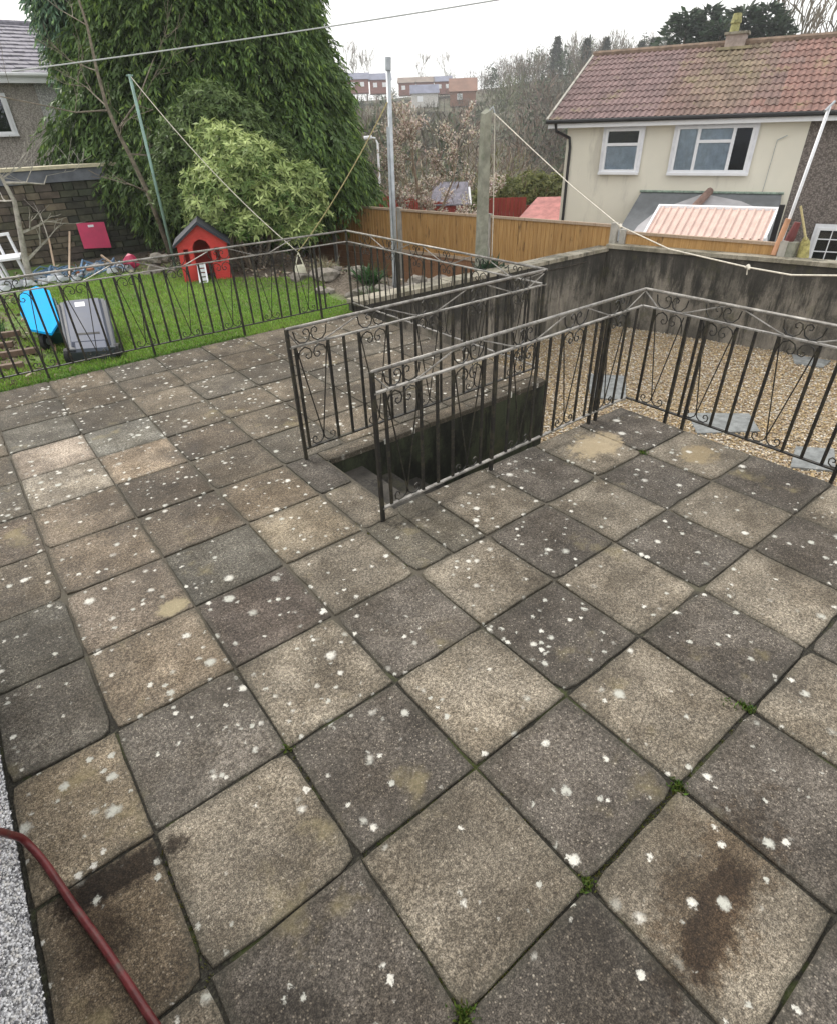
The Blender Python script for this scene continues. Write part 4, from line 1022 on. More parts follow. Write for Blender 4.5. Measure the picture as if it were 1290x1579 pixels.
MB().prism([(.735, 7.02, .19), (.93, 6.72, .16), (1.10, 6.98, .24), (1.22, 8.0, .44), (1.10, 8.25, .48), (.86, 8.12, .44), (.73, 7.5, .30)], (0, 0, .03)).build('lid', M['cyan'], gb)
for c in ((.86, 7.0, .03), (1.32, 6.85, .0)):
    w_ = MB().disc(c, (.8, -.6, 0), .115, .05, 16).build('wheel', M['rubber'], gb); MB().disc(c, (.8, -.6, 0), .045, .06, 10).build('hub', M['galv'], w_)

# ------------------------------------------------------------------ junk at the back of the lawn
def chair():
    root = empty('garden_chair', (1.2, 13, -.3), 'broken white garden chair frame at the far left', 'chair')
    z = -.25
    for (x, y) in ((.95, 12.7), (1.35, 12.7), (1.05, 13.1), (1.48, 13.1)):
        MB().bar((x + .07, y - .05, z), (x, y, .30), .045).build('leg', M['white'], root)
    MB().hexa([(.9, 12.65, .28), (1.4, 12.65, .28), (1.5, 13.12, .30), (1.0, 13.12, .30), (.9, 12.65, .32), (1.4, 12.65, .32), (1.5, 13.12, .34), (1.0, 13.12, .34)]).build('seat', M['white'], root)
    for x in (.98, 1.18, 1.42): MB().bar((x, 13.1, .33), (x - .03, 13.2, .68), .04).build('back_slat', M['white'], root)
    MB().bar((.93, 13.2, .68), (1.42, 13.2, .70), .05).build('back_rail', M['white'], root)
chair()
random.seed(21)
pots = [(2.55, 12.6, .12, .17), (2.38, 12.75, .10, .14), (2.72, 12.8, .09, .12)]
for i, (x, y, r, h) in enumerate(pots):
    zb = lawn_z(x, y) - .02
    m = MB().tube([(x, y, zb), (x, y, zb + h*.8), (x, y, zb + h*.8), (x, y, zb + h)], [r*.7, r*.93, r*1.08, r*1.08], 12)
    lab(m.build('plant_pot', M['terracotta']), ['largest terracotta pot among the clutter before the stone wall', 'middle sized terracotta pot left of the largest one', 'smallest terracotta pot right of the largest one'][i], 'plant pot', 'terracotta pots in the clutter')
V, F = rock_mesh((3.42, 12.5, -.03), .17, 3, 2, (1.1, .8, .8)); lab(meshobj('toy_car', V, F, M['redpanel']), 'crumpled pink-red plastic toy among the clutter before the wall', 'toy')
sc = MB()
for k in range(70):
    x, y = random.uniform(1.7, 3.3), random.uniform(12.2, 13.4); z = lawn_z(x, y) + random.uniform(0, .16)
    a = random.uniform(0, PI); L_ = random.uniform(.1, .4); dz = random.uniform(-.08, .12)
    sc.tube([(x, y, z), (x + L_*math.cos(a), y + L_*math.sin(a)*.6, z + dz), (x + 1.5*L_*math.cos(a + .5), y + L_*math.sin(a + .8)*.6, z)], random.uniform(.008, .03), 4)
lab(sc.build('scrap_heap', M['bluejunk']), 'tangle of bluish grey scrap before the stone wall', kind='stuff')
sc = MB()
for k in range(40):
    x, y = random.uniform(.9, 3.3), random.uniform(12.0, 13.2); z = lawn_z(x, y) + random.uniform(0, .1); r = random.uniform(.04, .13)
    sc.hexa([(x - r, y - r, z), (x + r, y - r*.6, z), (x + r*.8, y + r, z), (x - r, y + r*.5, z), (x - r*.7, y - r*.5, z + r*.7), (x + r*.5, y - r*.6, z + r*.9), (x + r*.4, y + r*.5, z + r*.6), (x - r*.6, y + r*.4, z + r*.8)])
lab(sc.build('rubbish_heap', simple('pale_scraps', (.42, .44, .47), .8, .5, 2, 0, .2)), 'pale torn scraps and rags strewn before the stone wall', kind='stuff')
for i, (a, b) in enumerate((((2.1, 12.4, -.2), (2.75, 14.6, .45)), ((1.9, 12.6, -.2), (2.3, 14.8, .35)), ((3.2, 12.4, -.2), (2.95, 12.9, .12)))):
    lab(MB().bar(a, b, .035).build('timber_stick', M['fencecap']), ['long pale stick leaning across the clutter to the wall', 'shorter pale stick left of the long leaning stick', 'short stick poking up beside the pink toy'][i], 'stick', 'sticks leaning in the clutter')
# timber lying in the left bed
for i in range(4):
    y = 6.6 + i*.55; x0 = -.5 + random.uniform(-.2, .2)
    lab(MB().hexa([(x0, y, -.07), (x0 + 1.15, y - .25, -.07), (x0 + 1.17, y - .17, -.07), (x0, y + .08, -.07), (x0, y, .0), (x0 + 1.15, y - .25, .0), (x0 + 1.17, y - .17, .0), (x0, y + .08, .0)]).build('bed_board', mat_wood('rotten_board', (.13, .085, .06), (.2, .14, .1)) if i == 0 else bpy.data.materials['rotten_board']),
        ['rotten board in the left bed nearest the paving', 'second rotten board from the paving in the left bed', 'third rotten board from the paving in the left bed', 'rotten board in the left bed farthest from the paving'][i], 'board', 'boards lying in the left bed')

# ------------------------------------------------------------------ hose
hz_ = empty('garden_hose', (-.3, -.8, 0), 'dark red garden hose curving across the lower left paving', 'hose')
HP = [(-.43, -.56, .55), (-.425, -.50, .38), (-.42, -.43, .27), (-.415, -.385, .17), (-.405, -.36, .09), (-.39, -.39, .035), (-.365, -.47, .018), (-.335, -.59, .016), (-.30, -.73, .016), (-.262, -.87, .016), (-.225, -1.02, .016), (-.19, -1.17, .016), (-.15, -1.33, .016), (-.10, -1.5, .016), (-.06, -1.8, .016)]
def cr(P, n=6):
    P = [np.array(p) for p in P]; out = []
    for i in range(len(P)-1):
        p0, p1, p2, p3 = P[max(0, i-1)], P[i], P[i+1], P[min(len(P)-1, i+2)]
        for k in range(n):
            t = k/n; out.append(tuple(.5*((2*p1) + (-p0+p2)*t + (2*p0-5*p1+4*p2-p3)*t*t + (-p0+3*p1-3*p2+p3)*t**3)))
    return out + [tuple(P[-1])]
MB().tube(cr(HP), .0135, 12).build('hose_tube', M['hose'], hz_, True)

# ------------------------------------------------------------------ foliage
def conifer(name, label, cx, cy, z0, H, prof, n, base, seed, spray=.42, group=None, leaf=.10):
    rg = np.random.default_rng(seed); random.seed(seed)
    root = empty(name, (cx, cy, z0), label, 'tree', group)
    MB().tube([(cx, cy, z0), (cx+.1, cy, z0 + H*.5), (cx, cy, z0 + H*.95)], [.32, .2, .04], 9).build('trunk', M['bark'], root)
    nb = 190; bt = rg.uniform(0, 2*PI, nb); bz = rg.uniform(0, 1, nb); ba = rg.uniform(-.16, .15, nb)
    th = rg.uniform(0, 2*PI, n); zt = rg.uniform(0, 1, n)
    R = np.interp(zt, [p[0] for p in prof], [p[1] for p in prof])
    lump = np.ones(n)
    for i in range(nb):
        dt = np.abs((th - bt[i] + PI) % (2*PI) - PI); lump += ba[i]*np.exp(-(dt/.22)**2 - ((zt - bz[i])/.045)**2)
    depth = 1 - np.abs(rg.normal(0, .12, n)); rr = R*lump*depth
    C = np.stack([cx + rr*np.cos(th), cy + rr*np.sin(th), z0 + zt*H + rg.normal(0, .12, n)], 1)
    out = np.stack([np.cos(th), np.sin(th), np.zeros(n)], 1)
    d0 = out*.75 + np.array([0, 0, -.55]) + rg.normal(0, .25, (n, 3)); d0 /= np.linalg.norm(d0, axis=1, keepdims=True)
    side = np.cross(d0, np.array([0, 0, 1.])); side /= np.linalg.norm(side, axis=1, keepdims=True) + 1e-9
    cl_ = np.sin(C[:, 0]*3.1 + 2*np.sin(C[:, 2]*2.3))*np.sin(C[:, 2]*3.7 + C[:, 1]*2.1 + 1.5*np.sin(C[:, 0]*1.7))
    tone = .8 + .35*rg.random(n) + .4*np.clip(cl_, -.6, 1)
    Vs, Fs, Cs = [], [], []; off = 0
    K = 11
    for k in range(K):       # leaflets set alternately along a drooping spray
        t = (k + .5)/K; sg = -1 if k % 2 else 1
        ax = d0 + np.array([0, 0, -.55])*t
        CC = C + d0*(t*spray) + np.array([0, 0, -.28*spray])*t*t
        dd = ax*.8 + side*(sg*(.75 - .4*t)) + rg.normal(0, .2, (n, 3)); L = spray*(.52 - .22*t)*rg.uniform(.7, 1.2, n)
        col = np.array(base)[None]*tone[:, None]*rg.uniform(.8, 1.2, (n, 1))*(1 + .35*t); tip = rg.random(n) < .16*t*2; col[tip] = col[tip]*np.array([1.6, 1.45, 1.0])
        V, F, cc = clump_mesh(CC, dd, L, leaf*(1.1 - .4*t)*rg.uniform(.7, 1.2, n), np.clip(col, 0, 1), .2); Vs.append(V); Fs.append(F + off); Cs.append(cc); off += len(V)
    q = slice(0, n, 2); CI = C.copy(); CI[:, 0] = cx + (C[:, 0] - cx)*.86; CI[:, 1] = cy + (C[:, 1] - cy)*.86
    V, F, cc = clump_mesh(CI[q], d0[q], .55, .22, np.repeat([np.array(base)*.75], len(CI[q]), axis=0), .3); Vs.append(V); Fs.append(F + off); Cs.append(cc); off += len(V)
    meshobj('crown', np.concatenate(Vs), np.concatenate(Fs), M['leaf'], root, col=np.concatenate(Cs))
    return root
conifer('conifer', 'huge dark green conifer with drooping sprays filling the upper left', 7.65, 16.5, -.8, 13.0,
        [(0, .4), (.08, 3.4), (.12, 4.2), (.19, 4.05), (.28, 3.45), (.40, 3.0), (.62, 2.6), (.85, 1.8), (1, .2)], 27000, (.080, .135, .040), 5, .46, leaf=.062)
conifer('conifer', 'paler blue-green conifer left of the huge dark one, partly hiding the slate roof', 5.85, 18.0, -.6, 11.5,
        [(0, .1), (.17, .2), (.22, .9), (.32, 1.35), (.5, 1.65), (.7, 1.4), (.9, .7), (1, .1)], 10000, (.11, .19, .12), 6, .46, leaf=.062)

def shrub_rosettes(root, centres, radii, n, base, tipc, leafL=.13, leafW=.045, per_=8, rg=None, zmin=None):
    """rosettes of elongated leaves on the surface of several overlapping lobes"""
    idx = rg.integers(0, len(centres), n); c = np.array(centres)[idx]; r = np.array(radii)[idx]
    d = rg.normal(0, 1, (n, 3)); d[:, 2] = np.abs(d[:, 2])*.9 - .25; d /= np.linalg.norm(d, axis=1, keepdims=True)
    P = c + d*r*(1 + rg.normal(-.07, .14, n))[:, None] + rg.normal(0, .05, (n, 3)); siz = rg.uniform(.6, 1.25, n)
    # drop those buried inside another lobe
    keep = np.ones(n, bool)
    for cc, r_ in zip(centres, radii): keep &= (np.linalg.norm((P - np.array(cc))/np.array(r_), axis=1) > .72)
    if zmin is not None: keep &= P[:, 2] > zmin
    P, d, siz = P[keep], d[keep], siz[keep]; n = len(P)
    ax = d + np.array([0, 0, .5]) + rg.normal(0, .2, (n, 3)); ax /= np.linalg.norm(ax, axis=1, keepdims=True)
    u = np.cross(ax, rg.normal(size=(n, 3))); u /= np.linalg.norm(u, axis=1, keepdims=True); v = np.cross(ax, u)
    Vs, Fs, Cs = [], [], []; off = 0; mixv = np.clip(rg.random(n)*.9 + .25*(d[:, 2]), 0, 1)[:, None]
    for k in range(per_):
        a = 2*PI*k/per_ + rg.normal(0, .2, n); dd = (u*np.cos(a)[:, None] + v*np.sin(a)[:, None]) + ax*rg.uniform(-.1, .9, (n, 1)) + rg.normal(0, .15, (n, 3))
        col = (np.array(base)*(1-mixv) + np.array(tipc)*mixv)*rg.uniform(.75, 1.2, (n, 1))
        V, F, cc = clump_mesh(P, dd, leafL*siz*rg.uniform(.7, 1.2, n), leafW*siz, col, .3, rg.normal(0, .5, (n, 3)) + ax); Vs.append(V); Fs.append(F+off); Cs.append(cc); off += len(V)
    return meshobj('crown', np.concatenate(Vs), np.concatenate(Fs), M['leaf'], root, col=np.concatenate(Cs))
bs = empty('rhododendron_bush', (5.6, 10.2, -.2), 'large pale yellow-green leafy bush beside the playhouse, bare stems below', 'bush')
lobes = [((5.1, 10.8, 1.35), (.95, .8, .75)), ((6.0, 10.4, 1.25), (.85, .75, .65)), ((5.65, 10.6, 1.85), (.75, .7, .5)), ((4.65, 11.0, .95), (.6, .6, .6)), ((6.7, 10.2, .95), (.62, .6, .6)), ((5.35, 10.4, .75), (.8, .6, .45)), ((6.4, 10.0, .55), (.5, .5, .4)), ((6.95, 10.1, 1.4), (.4, .4, .35)), ((5.2, 11.1, 2.2), (.5, .5, .35))]
lobes = [((5.82 + (c[0]-5.75)*.74, c[1], c[2]*.93), (r[0]*.80, r[1], r[2]*.92)) for c, r in lobes]
rg = np.random.default_rng(3)
shrub_rosettes(bs, [l[0] for l in lobes], [l[1] for l in lobes], 5600, (.08, .16, .035), (.58, .68, .28), .15, .045, 7, rg, -.0)
random.seed(5); seg = []
for k in range(13):
    a = random.uniform(0, 2*PI); x, y = 5.6 + .75*math.cos(a), 10.6 + .5*math.sin(a)
    seg.append(([Vector((5.5 + (x-5.5)*.35, 10.6 + (y-10.6)*.35, -.25)), Vector((x, y, .5)), Vector((x + (x-5.5)*.5, y, 1.3))], [.035, .028, .012]))
for p, r in seg: MB().tube(p, r, 6).build('stem', M['bark'], bs)
bs2 = empty('laurel_bush', (4.9, 12, -.3), 'darker green shrub rising behind the pale bush against the conifer', 'bush')
shrub_rosettes(bs2, [(5.4, 12.2, 1.9), (6.1, 11.9, 2.1), (4.95, 12.5, 1.1), (5.7, 11.9, 2.65), (6.9, 12.0, 1.4)], [(.8, .6, .8), (.8, .6, .8), (.6, .5, .8), (.55, .5, .4), (.7, .6, .8)], 4200, (.07, .12, .04), (.20, .28, .10), .13, .042, 7, rg, .0)
for k in range(5):
    x = 5.0 + .35*k; MB().tube([(5.5, 11.9, -.3), (x, 11.9, .8), (x + .1, 11.8, 1.8)], [.05, .035, .015], 6).build('stem', M['bark'], bs2)
# strappy plants near the end of the railing
def strap_plant(x, y, n, L, col, label, name='strap_leaved_plant', w=.03):
    z = lawn_z(x, y); C = np.zeros((n, 3)) + np.array([x, y, z]); C[:, :2] += RNG.normal(0, .08, (n, 2)); D = RNG.normal(0, .6, (n, 3)); D[:, 2] = 1
    V, F, cc = clump_mesh(C, D, L*RNG.uniform(.6, 1.1, n), w, jitcol(n, col, .3), .35)
    lab(meshobj(name, V, F, M['leaf'], col=cc), label, 'plant')
strap_plant(6.0, 6.75, 130, .42, (.04, .10, .03), 'dark green strappy plant left of the steel pole foot')
strap_plant(5.65, 6.25, 90, .22, (.16, .21, .12), 'small pale green plant at the end of the lawn railing')
strap_plant(5.75, 7.9, 160, .35, (.30, .27, .18), 'dry straw coloured tuft on the rubble mound', 'dry_grass_tuft', .015)
strap_plant(.35, 8.4, 130, .28, (.05, .12, .03), 'dark green clump in the bare bed left of the bins', 'grass_tuft', .02)
strap_plant(8.0, 5.85, 150, .40, (.05, .09, .05), 'dark green ivy tuft round the foot of the concrete post', 'ivy', .06)

def bare_tree(name, label, base, guides, depth, kids, ln, spread, mat, group=None, up=.15, minr=.004, cat='tree', buds=0, budcol=(.5, .45, .38)):
    root = empty(name, base, label, cat, group)
    tr = MB(); out = []
    for pts, rs in guides:
        tr.tube(pts, rs, 7)
        for i in range(1, len(pts)):
            for k in range(kids):
                p = Vector(pts[i]); d = (Vector((random.gauss(0, 1), random.gauss(0, .7), random.uniform(-.1, .9))))
                branches(p, d, ln*random.uniform(.6, 1.1), rs[i]*.55, depth, out, spread, up, 3, 3, minr)
    tr.build('trunk', mat, root, True)
    cr_ = MB()
    for p, r in out: cr_.tube([tuple(q) for q in p], r, 3, cap=False)
    cr_.build('crown', mat, root)
    if buds:
        tips = [p[random.randrange(1, len(p))] for p, r in out]; i = RNG.integers(0, len(tips), buds)
        C = np.array([tuple(tips[j]) for j in i]) + RNG.normal(0, .05, (buds, 3)); D = RNG.normal(0, 1, (buds, 3)); D[:, 2] = np.abs(D[:, 2])
        V, F, cc = clump_mesh(C, D, .09, .05, jitcol(buds, budcol, .3)); meshobj('buds', V, F, M['leaf'], root, col=cc)
    return root
random.seed(31)
bare_tree('bare_tree', 'small bare pale-barked tree in front of the old stone wall at far left', (1.42, 12.5, -.3),
    [([(1.40, 12.5, -.35), (1.46, 12.5, .25), (1.56, 12.5, .76), (1.66, 12.5, 1.32), (1.60, 12.5, 1.7), (1.50, 12.5, 2.1), (1.42, 12.6, 2.9)], [.07, .06, .05, .042, .03, .02, .01]),
     ([(1.62, 12.5, 1.62), (1.95, 12.4, 1.60), (2.25, 12.4, 1.56), (2.35, 12.4, 1.70)], [.028, .02, .014, .008])], 2, 1, .7, .6, M['palebark'])
random.seed(33)
bare_tree('bare_tree', 'thin bare tree with fawn trunk standing before the pale left conifer', (4.3, 13.4, -.3),
    [([(4.6, 13.4, -.3), (4.42, 13.4, 1.2), (4.27, 13.5, 1.95), (4.17, 13.5, 2.29), (4.07, 13.5, 2.81), (4.07, 13.5, 3.41), (4.12, 13.5, 4.13), (4.08, 13.5, 4.7), (4.0, 13.5, 5.6)], [.06, .052, .045, .04, .036, .03, .025, .02, .01]),
     ([(4.10, 13.5, 2.75), (3.4, 13.4, 2.72), (2.8, 13.3, 2.85), (2.1, 13.3, 3.0)], [.02, .014, .01, .006]),
     ([(4.15, 13.5, 2.4), (4.7, 13.4, 2.9), (5.2, 13.3, 3.6)], [.022, .016, .008])], 2, 1, .85, .6, M['bark'])
random.seed(35)
bare_tree('twiggy_tree', 'tall twiggy tree with pale buds beyond the fence between the two posts', (12.6, 13.6, -2),
    [([(12.6, 13.6, -2.0), (12.6, 13.6, -.6), (12.5, 13.7, .5), (12.4, 13.8, 1.4), (12.4, 13.8, 2.2)], [.09, .07, .05, .03, .012]),
     ([(12.6, 13.6, -1.5), (12.2, 13.9, .0), (11.9, 14.0, .9), (11.8, 14.1, 1.7)], [.05, .04, .02, .01]),
     ([(12.6, 13.6, -1.5), (13.0, 13.3, .0), (13.3, 13.0, .9), (13.4, 12.9, 1.7)], [.05, .04, .02, .01]),
     ([(12.7, 13.5, -1.6), (13.6, 12.8, -.4), (14.0, 12.5, .3)], [.04, .03, .01])], 2, 4, .62, .45, simple('tan_twig', (.25, .19, .14), .9, .3, 8), up=.35, minr=.009, buds=5500, budcol=(.60, .53, .46))

# ------------------------------------------------------------------ beyond the fence
def board_fence(A, B, top, bot, label, w=.16, mat='redfence', gap=.01, jag=.0):
    A = np.array(A); B = np.array(B); L = np.linalg.norm(B-A); d = (B-A)/L; n = np.array([-d[1], d[0]])
    root = empty('board_fence', (A[0], A[1], bot), label, 'fence')
    s = 0
    while s < L:
        fr = lambda a, o, z: (A[0]+d[0]*a+n[0]*o, A[1]+d[1]*a+n[1]*o, z)
        t = top(s/L) if callable(top) else top
        MB(fr).box(s, s + w - gap, random.uniform(0, .01), .03, bot, t + random.uniform(0, jag)).build('fence_board', M[mat], root); s += w
    MB(fr).box(0, L, .03, .06, bot + .3, bot + .36).build('rail', M[mat], root)
    return root
board_fence((14.4, 19.5), (17.5, 17.2), lambda t: .06 - .5*t, -2.2, 'dark red board fence seen beyond the left of the timber fence')
board_fence((18.0, 16.7), (19.2, 15.6), -.22, -2.3, 'bright red board fence with an orange-brown gap, right of the concrete post')
board_fence((19.3, 15.5), (20.6, 13.6), lambda t: -.5 + .25*t, -2.3, 'red board fence rising to the corner of the cream house')
s3 = empty('shed', (17.3, 17.6, -2.2), 'small shed with slate-grey pitched roof behind the red fence', 'shed')
MB().hexa([(16.4, 18.0, -.45), (17.6, 17.0, -.45), (18.2, 17.8, .25), (17.1, 18.7, .28), (16.4, 18.0, -.41), (17.6, 17.0, -.41), (18.2, 17.8, .30), (17.1, 18.7, .33)]).build('roof', M['slate'], s3)
MB().hexa([(16.6, 18.1, -2.3), (17.6, 17.25, -2.3), (18.1, 17.9, -2.3), (17.1, 18.7, -2.3), (16.6, 18.1, -.43), (17.6, 17.25, -.43), (18.1, 17.9, .2), (17.1, 18.7, .2)]).build('wall', M['greenplastic'], s3)
MB().hexa([(17.6, 16.98, -.44), (17.66, 16.94, -.44), (18.27, 17.76, .27), (18.2, 17.8, .27), (17.6, 16.98, -.38), (17.66, 16.94, -.38), (18.27, 17.76, .33), (18.2, 17.8, .33)]).build('barge_board', M['upvc'], s3)
s4 = empty('red_roof_outhouse', (17.2, 12, -2.5), 'low pinkish red roof tucked against the left corner of the cream house', 'outbuilding')
MB().hexa([(16.0, 12.9, -.60), (16.9, 10.9, -.55), (18.6, 12.2, .0), (17.8, 13.6, -.05), (16.0, 12.9, -.54), (16.9, 10.9, -.49), (18.6, 12.2, .06), (17.8, 13.6, .01)]).build('roof', simple('pink_red_roof', (.45, .20, .19), .85, .25, 3), s4)
MB().hexa([(16.2, 12.8, -3), (17.0, 11.1, -3), (18.4, 12.2, -3), (17.8, 13.4, -3), (16.2, 12.8, -.6), (17.0, 11.1, -.56), (18.4, 12.2, -.1), (17.8, 13.4, -.1)]).build('wall', M['redfence'], s4)
rg = np.random.default_rng(8)
hb = empty('hedge', (20.8, 17, -2.2), 'rounded olive green hedge above the red fences beside the cream house', 'hedge')
shrub_rosettes(hb, [(20.0, 17.6, -.6), (21.0, 16.9, -.4), (21.9, 16.0, -.5), (19.2, 18.2, -.9)], [(1.0, .9, .9), (1.2, .9, .8), (1.0, 1., .8), (.8, .8, .7)], 5200, (.10, .13, .04), (.24, .25, .09), .16, .05, 6, rg)
sl = empty('street_lamp', (25.5, 35, terr(25.5, 35)), 'pale street lamp beyond the dark conifer edge', 'street lamp')
MB().tube([(25.6, 34.9, terr(25.6, 34.9)), (25.6, 34.9, 1.3), (25.5, 35.0, 1.6), (25.2, 35.15, 1.66)], [.09, .07, .05, .05], 7).build('column', M['white'], sl)
MB().tube([(25.3, 35.1, 1.66), (24.85, 35.35, 1.64)], [.12, .1], 8).build('lantern', M['white'], sl)

# far terraces on the hill
def far_house(A, B, z0, h, rh, depth, label, wall, roofc, wins, group='brick houses on the far hill'):
    A = np.array(A, float); B = np.array(B, float); L = np.linalg.norm(B-A); d = (B-A)/L; n = np.array([-d[1], d[0]])
    if n @ (A - np.array(CAM[:2])) < 0: n = -n
    fr = lambda s, o, z: (A[0]+d[0]*s+n[0]*o, A[1]+d[1]*s+n[1]*o, z)
    root = empty('brick_house', (A[0], A[1], z0), label, 'house', group)
    o = MB(fr).box(0, L, 0, depth, z0, z0+h).build('wall', M['brick'], root); o.color = (*wall, 1)
    MB(fr).prism([(-.4, -.5, z0+h), (-.4, depth/2, z0+h+rh), (-.4, depth+.5, z0+h)], (L+.8, 0, 0)).build('roof', roofc, root)
    for (s, z, w, hh) in wins: MB(fr).box(s, s+w, -.12, -.02, z0+z, z0+z+hh).build('window', M['upvc'], root)
    return root
slr = simple('far_slate', (.19, .20, .27), .8, .2, .5)
for k in range(3):
    t0, t1 = k*.33, k*.33 + .31
    A = np.array([117.0, 196.0]); B = np.array([135.0, 184.0]); a, b = A + (B-A)*t0, A + (B-A)*t1
    far_house(a, b, 11.2 - k*.3, 3.6, 1.9, 8, ['leftmost brick house on the hilltop beside the conifer', 'middle brick house on the hilltop left of the steel pole', 'brick house on the hilltop just left of the steel pole'][k], (.30, .14, .12), slr, [(1.0, 1.7, 1.3, 1.2), (4.0, 1.7, 1.3, 1.2)])
for k in range(3):
    t0, t1 = k*.33, k*.33 + .31
    A = np.array([136.5, 183.0]); B = np.array([150.0, 172.0]); a, b = A + (B-A)*t0, A + (B-A)*t1
    far_house(a, b, 9.9, 3.3, 1.6, 8, ['brick house on the hilltop just right of the steel pole', 'second brick house on the hilltop right of the steel pole', 'rightmost terrace house on the hilltop'][k], (.28, .14, .12), slr if k == 2 else simple('far_tile%s' % 'abc'[k], (.24, .19, .16), .8, .2, .5), [(1.0, 1.5, 1.2, 1.1), (3.6, 1.5, 1.0, 1.1)])
far_house((130, 150), (135.5, 145.2), 6.0, 3.4, 3.2, 8, 'large russet gabled roof standing lower on the far hill', (.30, .16, .11), simple('russet_roof', (.26, .15, .11), .85, .2, .3), [(2, 1.5, 1.5, 1.4)])
far_house((113.5, 146), (119, 142), 5.8, 3.0, 2.0, 6, 'small pale gabled house among the trees on the far hill', (.62, .60, .58), slr, [(1.5, 1.2, 1.3, 1.2)])

# air: pale even haze round the whole place
b = NB('thin_haze'); b.n.remove(b.p)
pv = b.new('ShaderNodeVolumePrincipled'); pv.inputs['Color'].default_value = (.93, .96, 1, 1); pv.inputs['Density'].default_value = .0008; pv.inputs['Anisotropy'].default_value = .1
b.link(pv.outputs[0], b.n['Material Output'].inputs['Volume'])
lab(MB().box(-425, 425, -428, 424, -30, 34).build('haze', b.m), 'thin pale haze over the valley', kind='stuff')
# woodland on the hillside ------------------------------------------
def wood_cloud(P, H, Wd, col, n, rg, ever, tl=1.0, tw=.14):
    """twig masses for many trees; P base (k,3)"""
    k = len(P); idx = np.repeat(np.arange(k), n); m = k*n
    u = rg.normal(0, 1, (m, 3)); u /= np.linalg.norm(u, axis=1, keepdims=True); rad = rg.random(m)**.45
    e = ever[idx]
    zc = .60; C = np.zeros((m, 3))
    taper = np.where(e, 1.0 - .75*np.clip((u[:, 2]*rad + 1)/2, 0, 1), 1.0)
    C[:, 0] = P[idx, 0] + u[:, 0]*rad*Wd[idx]*.5*taper; C[:, 1] = P[idx, 1] + u[:, 1]*rad*Wd[idx]*.5*taper
    C[:, 2] = P[idx, 2] + H[idx]*(zc + .42*u[:, 2]*rad)
    D = u*np.array([1, 1, .6]) + rg.normal(0, .5, (m, 3)) + np.where(e, -.2, .9)[:, None]*np.array([0, 0, 1.])
    L = tl*rg.uniform(.6, 1.5, m)*np.where(e, .9, 1.2)*(H[idx]/9); w = tw*rg.uniform(.6, 1.4, m)*np.where(e, 2.6, 1.0)*(H[idx]/9)
    cc = col[idx]*rg.uniform(.7, 1.3, (m, 1))
    return clump_mesh(C, D, L, w, cc, .05)
def az_xy(az, r): a = math.radians(az); return CAM[0] + r*math.cos(a), CAM[1] + r*math.sin(a)
rg = np.random.default_rng(77)
N = 900; az = rg.uniform(14, 68, N); r = 62 + 215*rg.random(N)**.8
P = np.array([(*az_xy(a, q), 0) for a, q in zip(az, r)])
far_ok = np.ones(N, bool)
for i in range(N):
    P[i, 2] = terr(P[i, 0], P[i, 1]) - .4
    if r[i] > 165 and 44 < az[i] < 66: far_ok[i] = not (222 < r[i] < 246) if az[i] > 48.5 else (r[i] > 215 or r[i] < 150 or rg.random() < .5)
P, az, r = P[far_ok], az[far_ok], r[far_ok]; N = len(P)
H = rg.uniform(5.5, 10.5, N); H[(r > 150) & (az > 48)] *= .78; H[(r > 195) & (r < 224) & (az > 48)] *= .72; H[(r > 246) & (az > 48)] *= 1.15; H[(r > 145) & (az > 46.2)] *= .75; Wd = H*rg.uniform(.55, .9, N)
ever = rg.random(N) < .24
pal = np.array([(.13, .10, .075), (.155, .115, .085), (.10, .10, .06), (.18, .135, .095), (.11, .125, .055), (.085, .08, .065), (.16, .11, .085)])
colr = pal[rg.integers(0, len(pal), N)]*rg.uniform(.85, 1.2, (N, 1)); colr[ever] = np.array([.07, .095, .05])
V, F, cc = wood_cloud(P, H, Wd, colr, 200, rg, ever)
lab(meshobj('woodland', V, F, M['twig'], col=cc), 'brown leafless woodland covering the far hillside', kind='stuff')
tk = MB()
for i in range(N):
    if not ever[i]: tk.tube([tuple(P[i]), (P[i][0] + .3, P[i][1], P[i][2] + H[i]*.8)], [.18, .05], 4, cap=False)
lab(tk.build('woodland_trunks', simple('far_bark', (.15, .13, .11), .9)), 'thin trunks of the far hillside woodland', kind='stuff')
# undergrowth mid-distance
N = 260; az = rg.uniform(16, 66, N); r = 26 + 40*rg.random(N)
P = np.array([(*az_xy(a, q), 0) for a, q in zip(az, r)])
for i in range(N): P[i, 2] = terr(P[i, 0], P[i, 1]) - .5
k = ~((r < 34) & (az < 44)); P, az, r = P[k], az[k], r[k]; N = len(P)
H = rg.uniform(2.0, 4.2, N); Wd = H*rg.uniform(.9, 1.5, N); colr = np.array([(.28, .22, .15), (.22, .19, .12), (.30, .25, .19), (.18, .18, .09), (.24, .16, .13)])[rg.integers(0, 5, N)]
V, F, cc = wood_cloud(P, H, Wd, colr, 150, rg, np.zeros(N, bool), 1.0, .09)
lab(meshobj('brushwood', V, F, M['twig'], col=cc), 'straw and brown brushwood in the valley beyond the fence', kind='stuff')

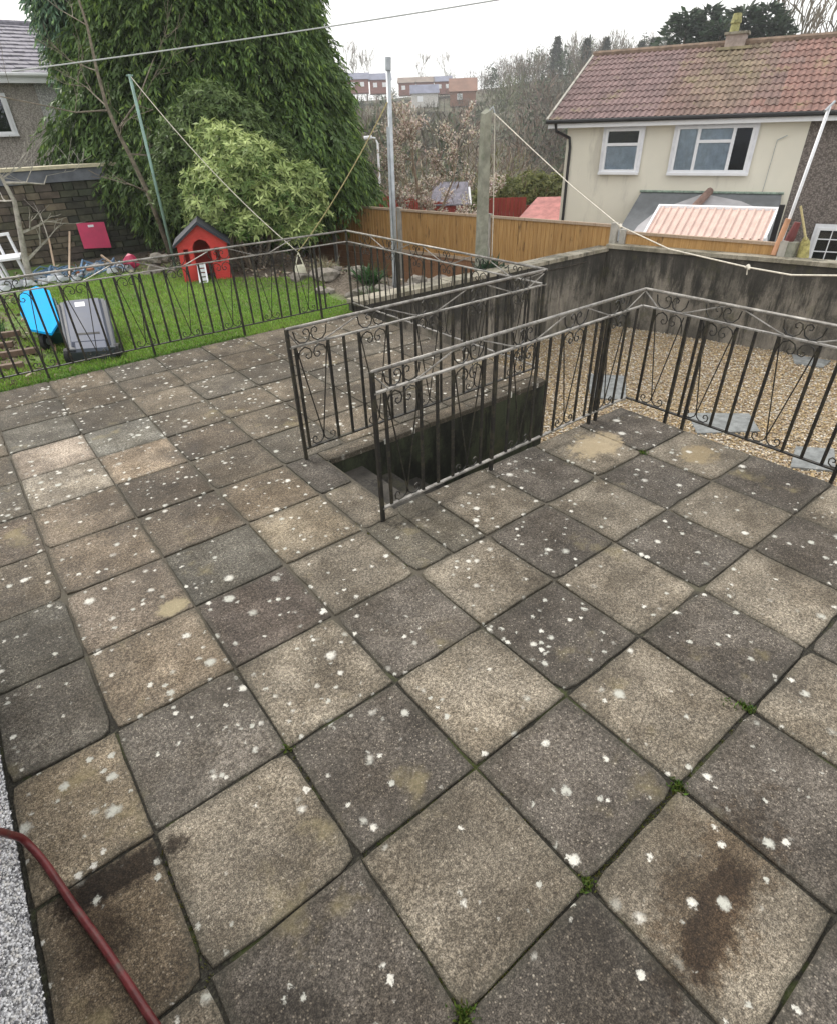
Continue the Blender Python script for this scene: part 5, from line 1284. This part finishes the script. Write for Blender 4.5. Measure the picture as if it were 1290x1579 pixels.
# individual trees on the skyline
def sky_tree(azd, r, H, W_, kind, label, group, base=None, tz=None):
    x, y = az_xy(azd, r); z = terr(x, y) if tz is None else tz
    rg = np.random.default_rng(int(azd*100 + r))
    root = empty({'bare': 'bare_tree', 'pine': 'pine_tree', 'ever': 'evergreen_tree'}[kind], (x, y, z), label, 'tree', group)
    if kind == 'bare':
        out = []; random.seed(int(azd*100)); s = H/9
        branches((x, y, z + H*.1), (0, 0, 1), H*.42, .16*s, 4, out, .42, .35, 3, 3, .035*s)
        MB().tube([(x, y, z - .5), (x, y, z + H*.12)], [.22*s, .17*s], 5).build('trunk', M['bark'], root)
        m = MB()
        for p, q in out: m.tube([tuple(a) for a in p], q, 3, cap=False)
        m.build('crown', M['bark'], root)
    else:
        MB().tube([(x, y, z - .5), (x, y, z + H*.9)], [.02*H, .006*H], 5).build('trunk', M['bark'], root)
        n = 1500; t = rg.random(n)**.8; th = rg.uniform(0, 2*PI, n); zt = z + H*(.22 + .78*t)
        lum = 1 + .25*np.sin(th*3 + t*9) + .2*np.sin(t*25 + th)
        R = (W_/2)*((1 - t)**.75 if kind == 'pine' else np.sqrt(np.clip(1 - (2*t - .9)**2*.8, .05, 1)))*lum*(rg.random(n)**.35)
        C = np.stack([x + R*np.cos(th), y + R*np.sin(th), zt], 1); D = np.stack([np.cos(th), np.sin(th), rg.normal(.1, .4, n)], 1)
        V, F, cc = clump_mesh(C, D, .085*H*rg.uniform(.5, 1.2, n), .035*H, jitcol(n, base or (.04, .065, .035), .35), .1)
        meshobj('crown', V, F, M['leaf'], root, col=cc)
SK = [(58.7, 245, 23.7, 'bare'), (57.8, 245, 22.8, 'bare'), (57.0, 245, 22.4, 'bare'), (56.2, 245, 22.2, 'bare'), (52.0, 245, 21.0, 'bare'), (49.7, 245, 20.5, 'bare'),
      (41.3, 200, 20.1, 'pine'), (40.3, 200, 19.7, 'bare'), (39.1, 190, 18.6, 'pine'), (38.4, 190, 17.6, 'bare'), (37.7, 190, 18.6, 'pine'), (36.9, 190, 17.8, 'bare'), (36.2, 185, 16.9, 'bare'),
      (35.1, 180, 16.5, 'pine'), (34.3, 180, 16.9, 'pine'), (44.6, 180, 14.6, 'bare'), (42.8, 180, 14.9, 'bare'), (43.7, 190, 15.6, 'bare')]
for a, r_, zt, kd in SK:
    x, y = az_xy(a, r_); z = terr(x, y); H_ = zt - z
    sky_tree(a, r_, H_, H_*.35 if kd == 'pine' else H_*.7, kd, {'bare': 'leafless tree standing against the sky on the far ridge', 'pine': 'small dark pine standing against the sky on the far ridge'}[kd],
             {'bare': 'leafless trees on the far ridge', 'pine': 'pines on the far ridge'}[kd], (.07, .085, .05))
for a, r_, zt, kd, H_, W_, lb in [(32.2, 75, 10.2, 'ever', 10, 4.4, 'leftmost dark evergreen rising over the red roof'), (30.9, 77, 10.5, 'ever', 11, 4.8, 'dark evergreen left of the chimney above the red roof'), (29.8, 73, 9.0, 'ever', 9, 4.0, 'lower evergreen just left of the chimney'),
        (28.5, 75, 10.1, 'ever', 11, 4.6, 'tall dark evergreen just right of the chimney'), (27.1, 76, 10.3, 'ever', 11, 4.4, 'evergreen second to the right of the chimney'), (26.2, 74, 9.0, 'ever', 9, 3.6, 'rightmost evergreen above the red roof'),
        (25.1, 80, 11.8, 'bare', 13, 6, 'tall bare tree right of the evergreens above the roof'), (24.2, 80, 10.4, 'bare', 12, 6, 'bare tree at the right edge above the roof'), (23.2, 82, 10.2, 'bare', 12, 6, 'bare tree cut by the right picture edge above the roof')]:
    sky_tree(a, r_, H_, W_, kd, lb, None, (.05, .075, .045), zt - H_)
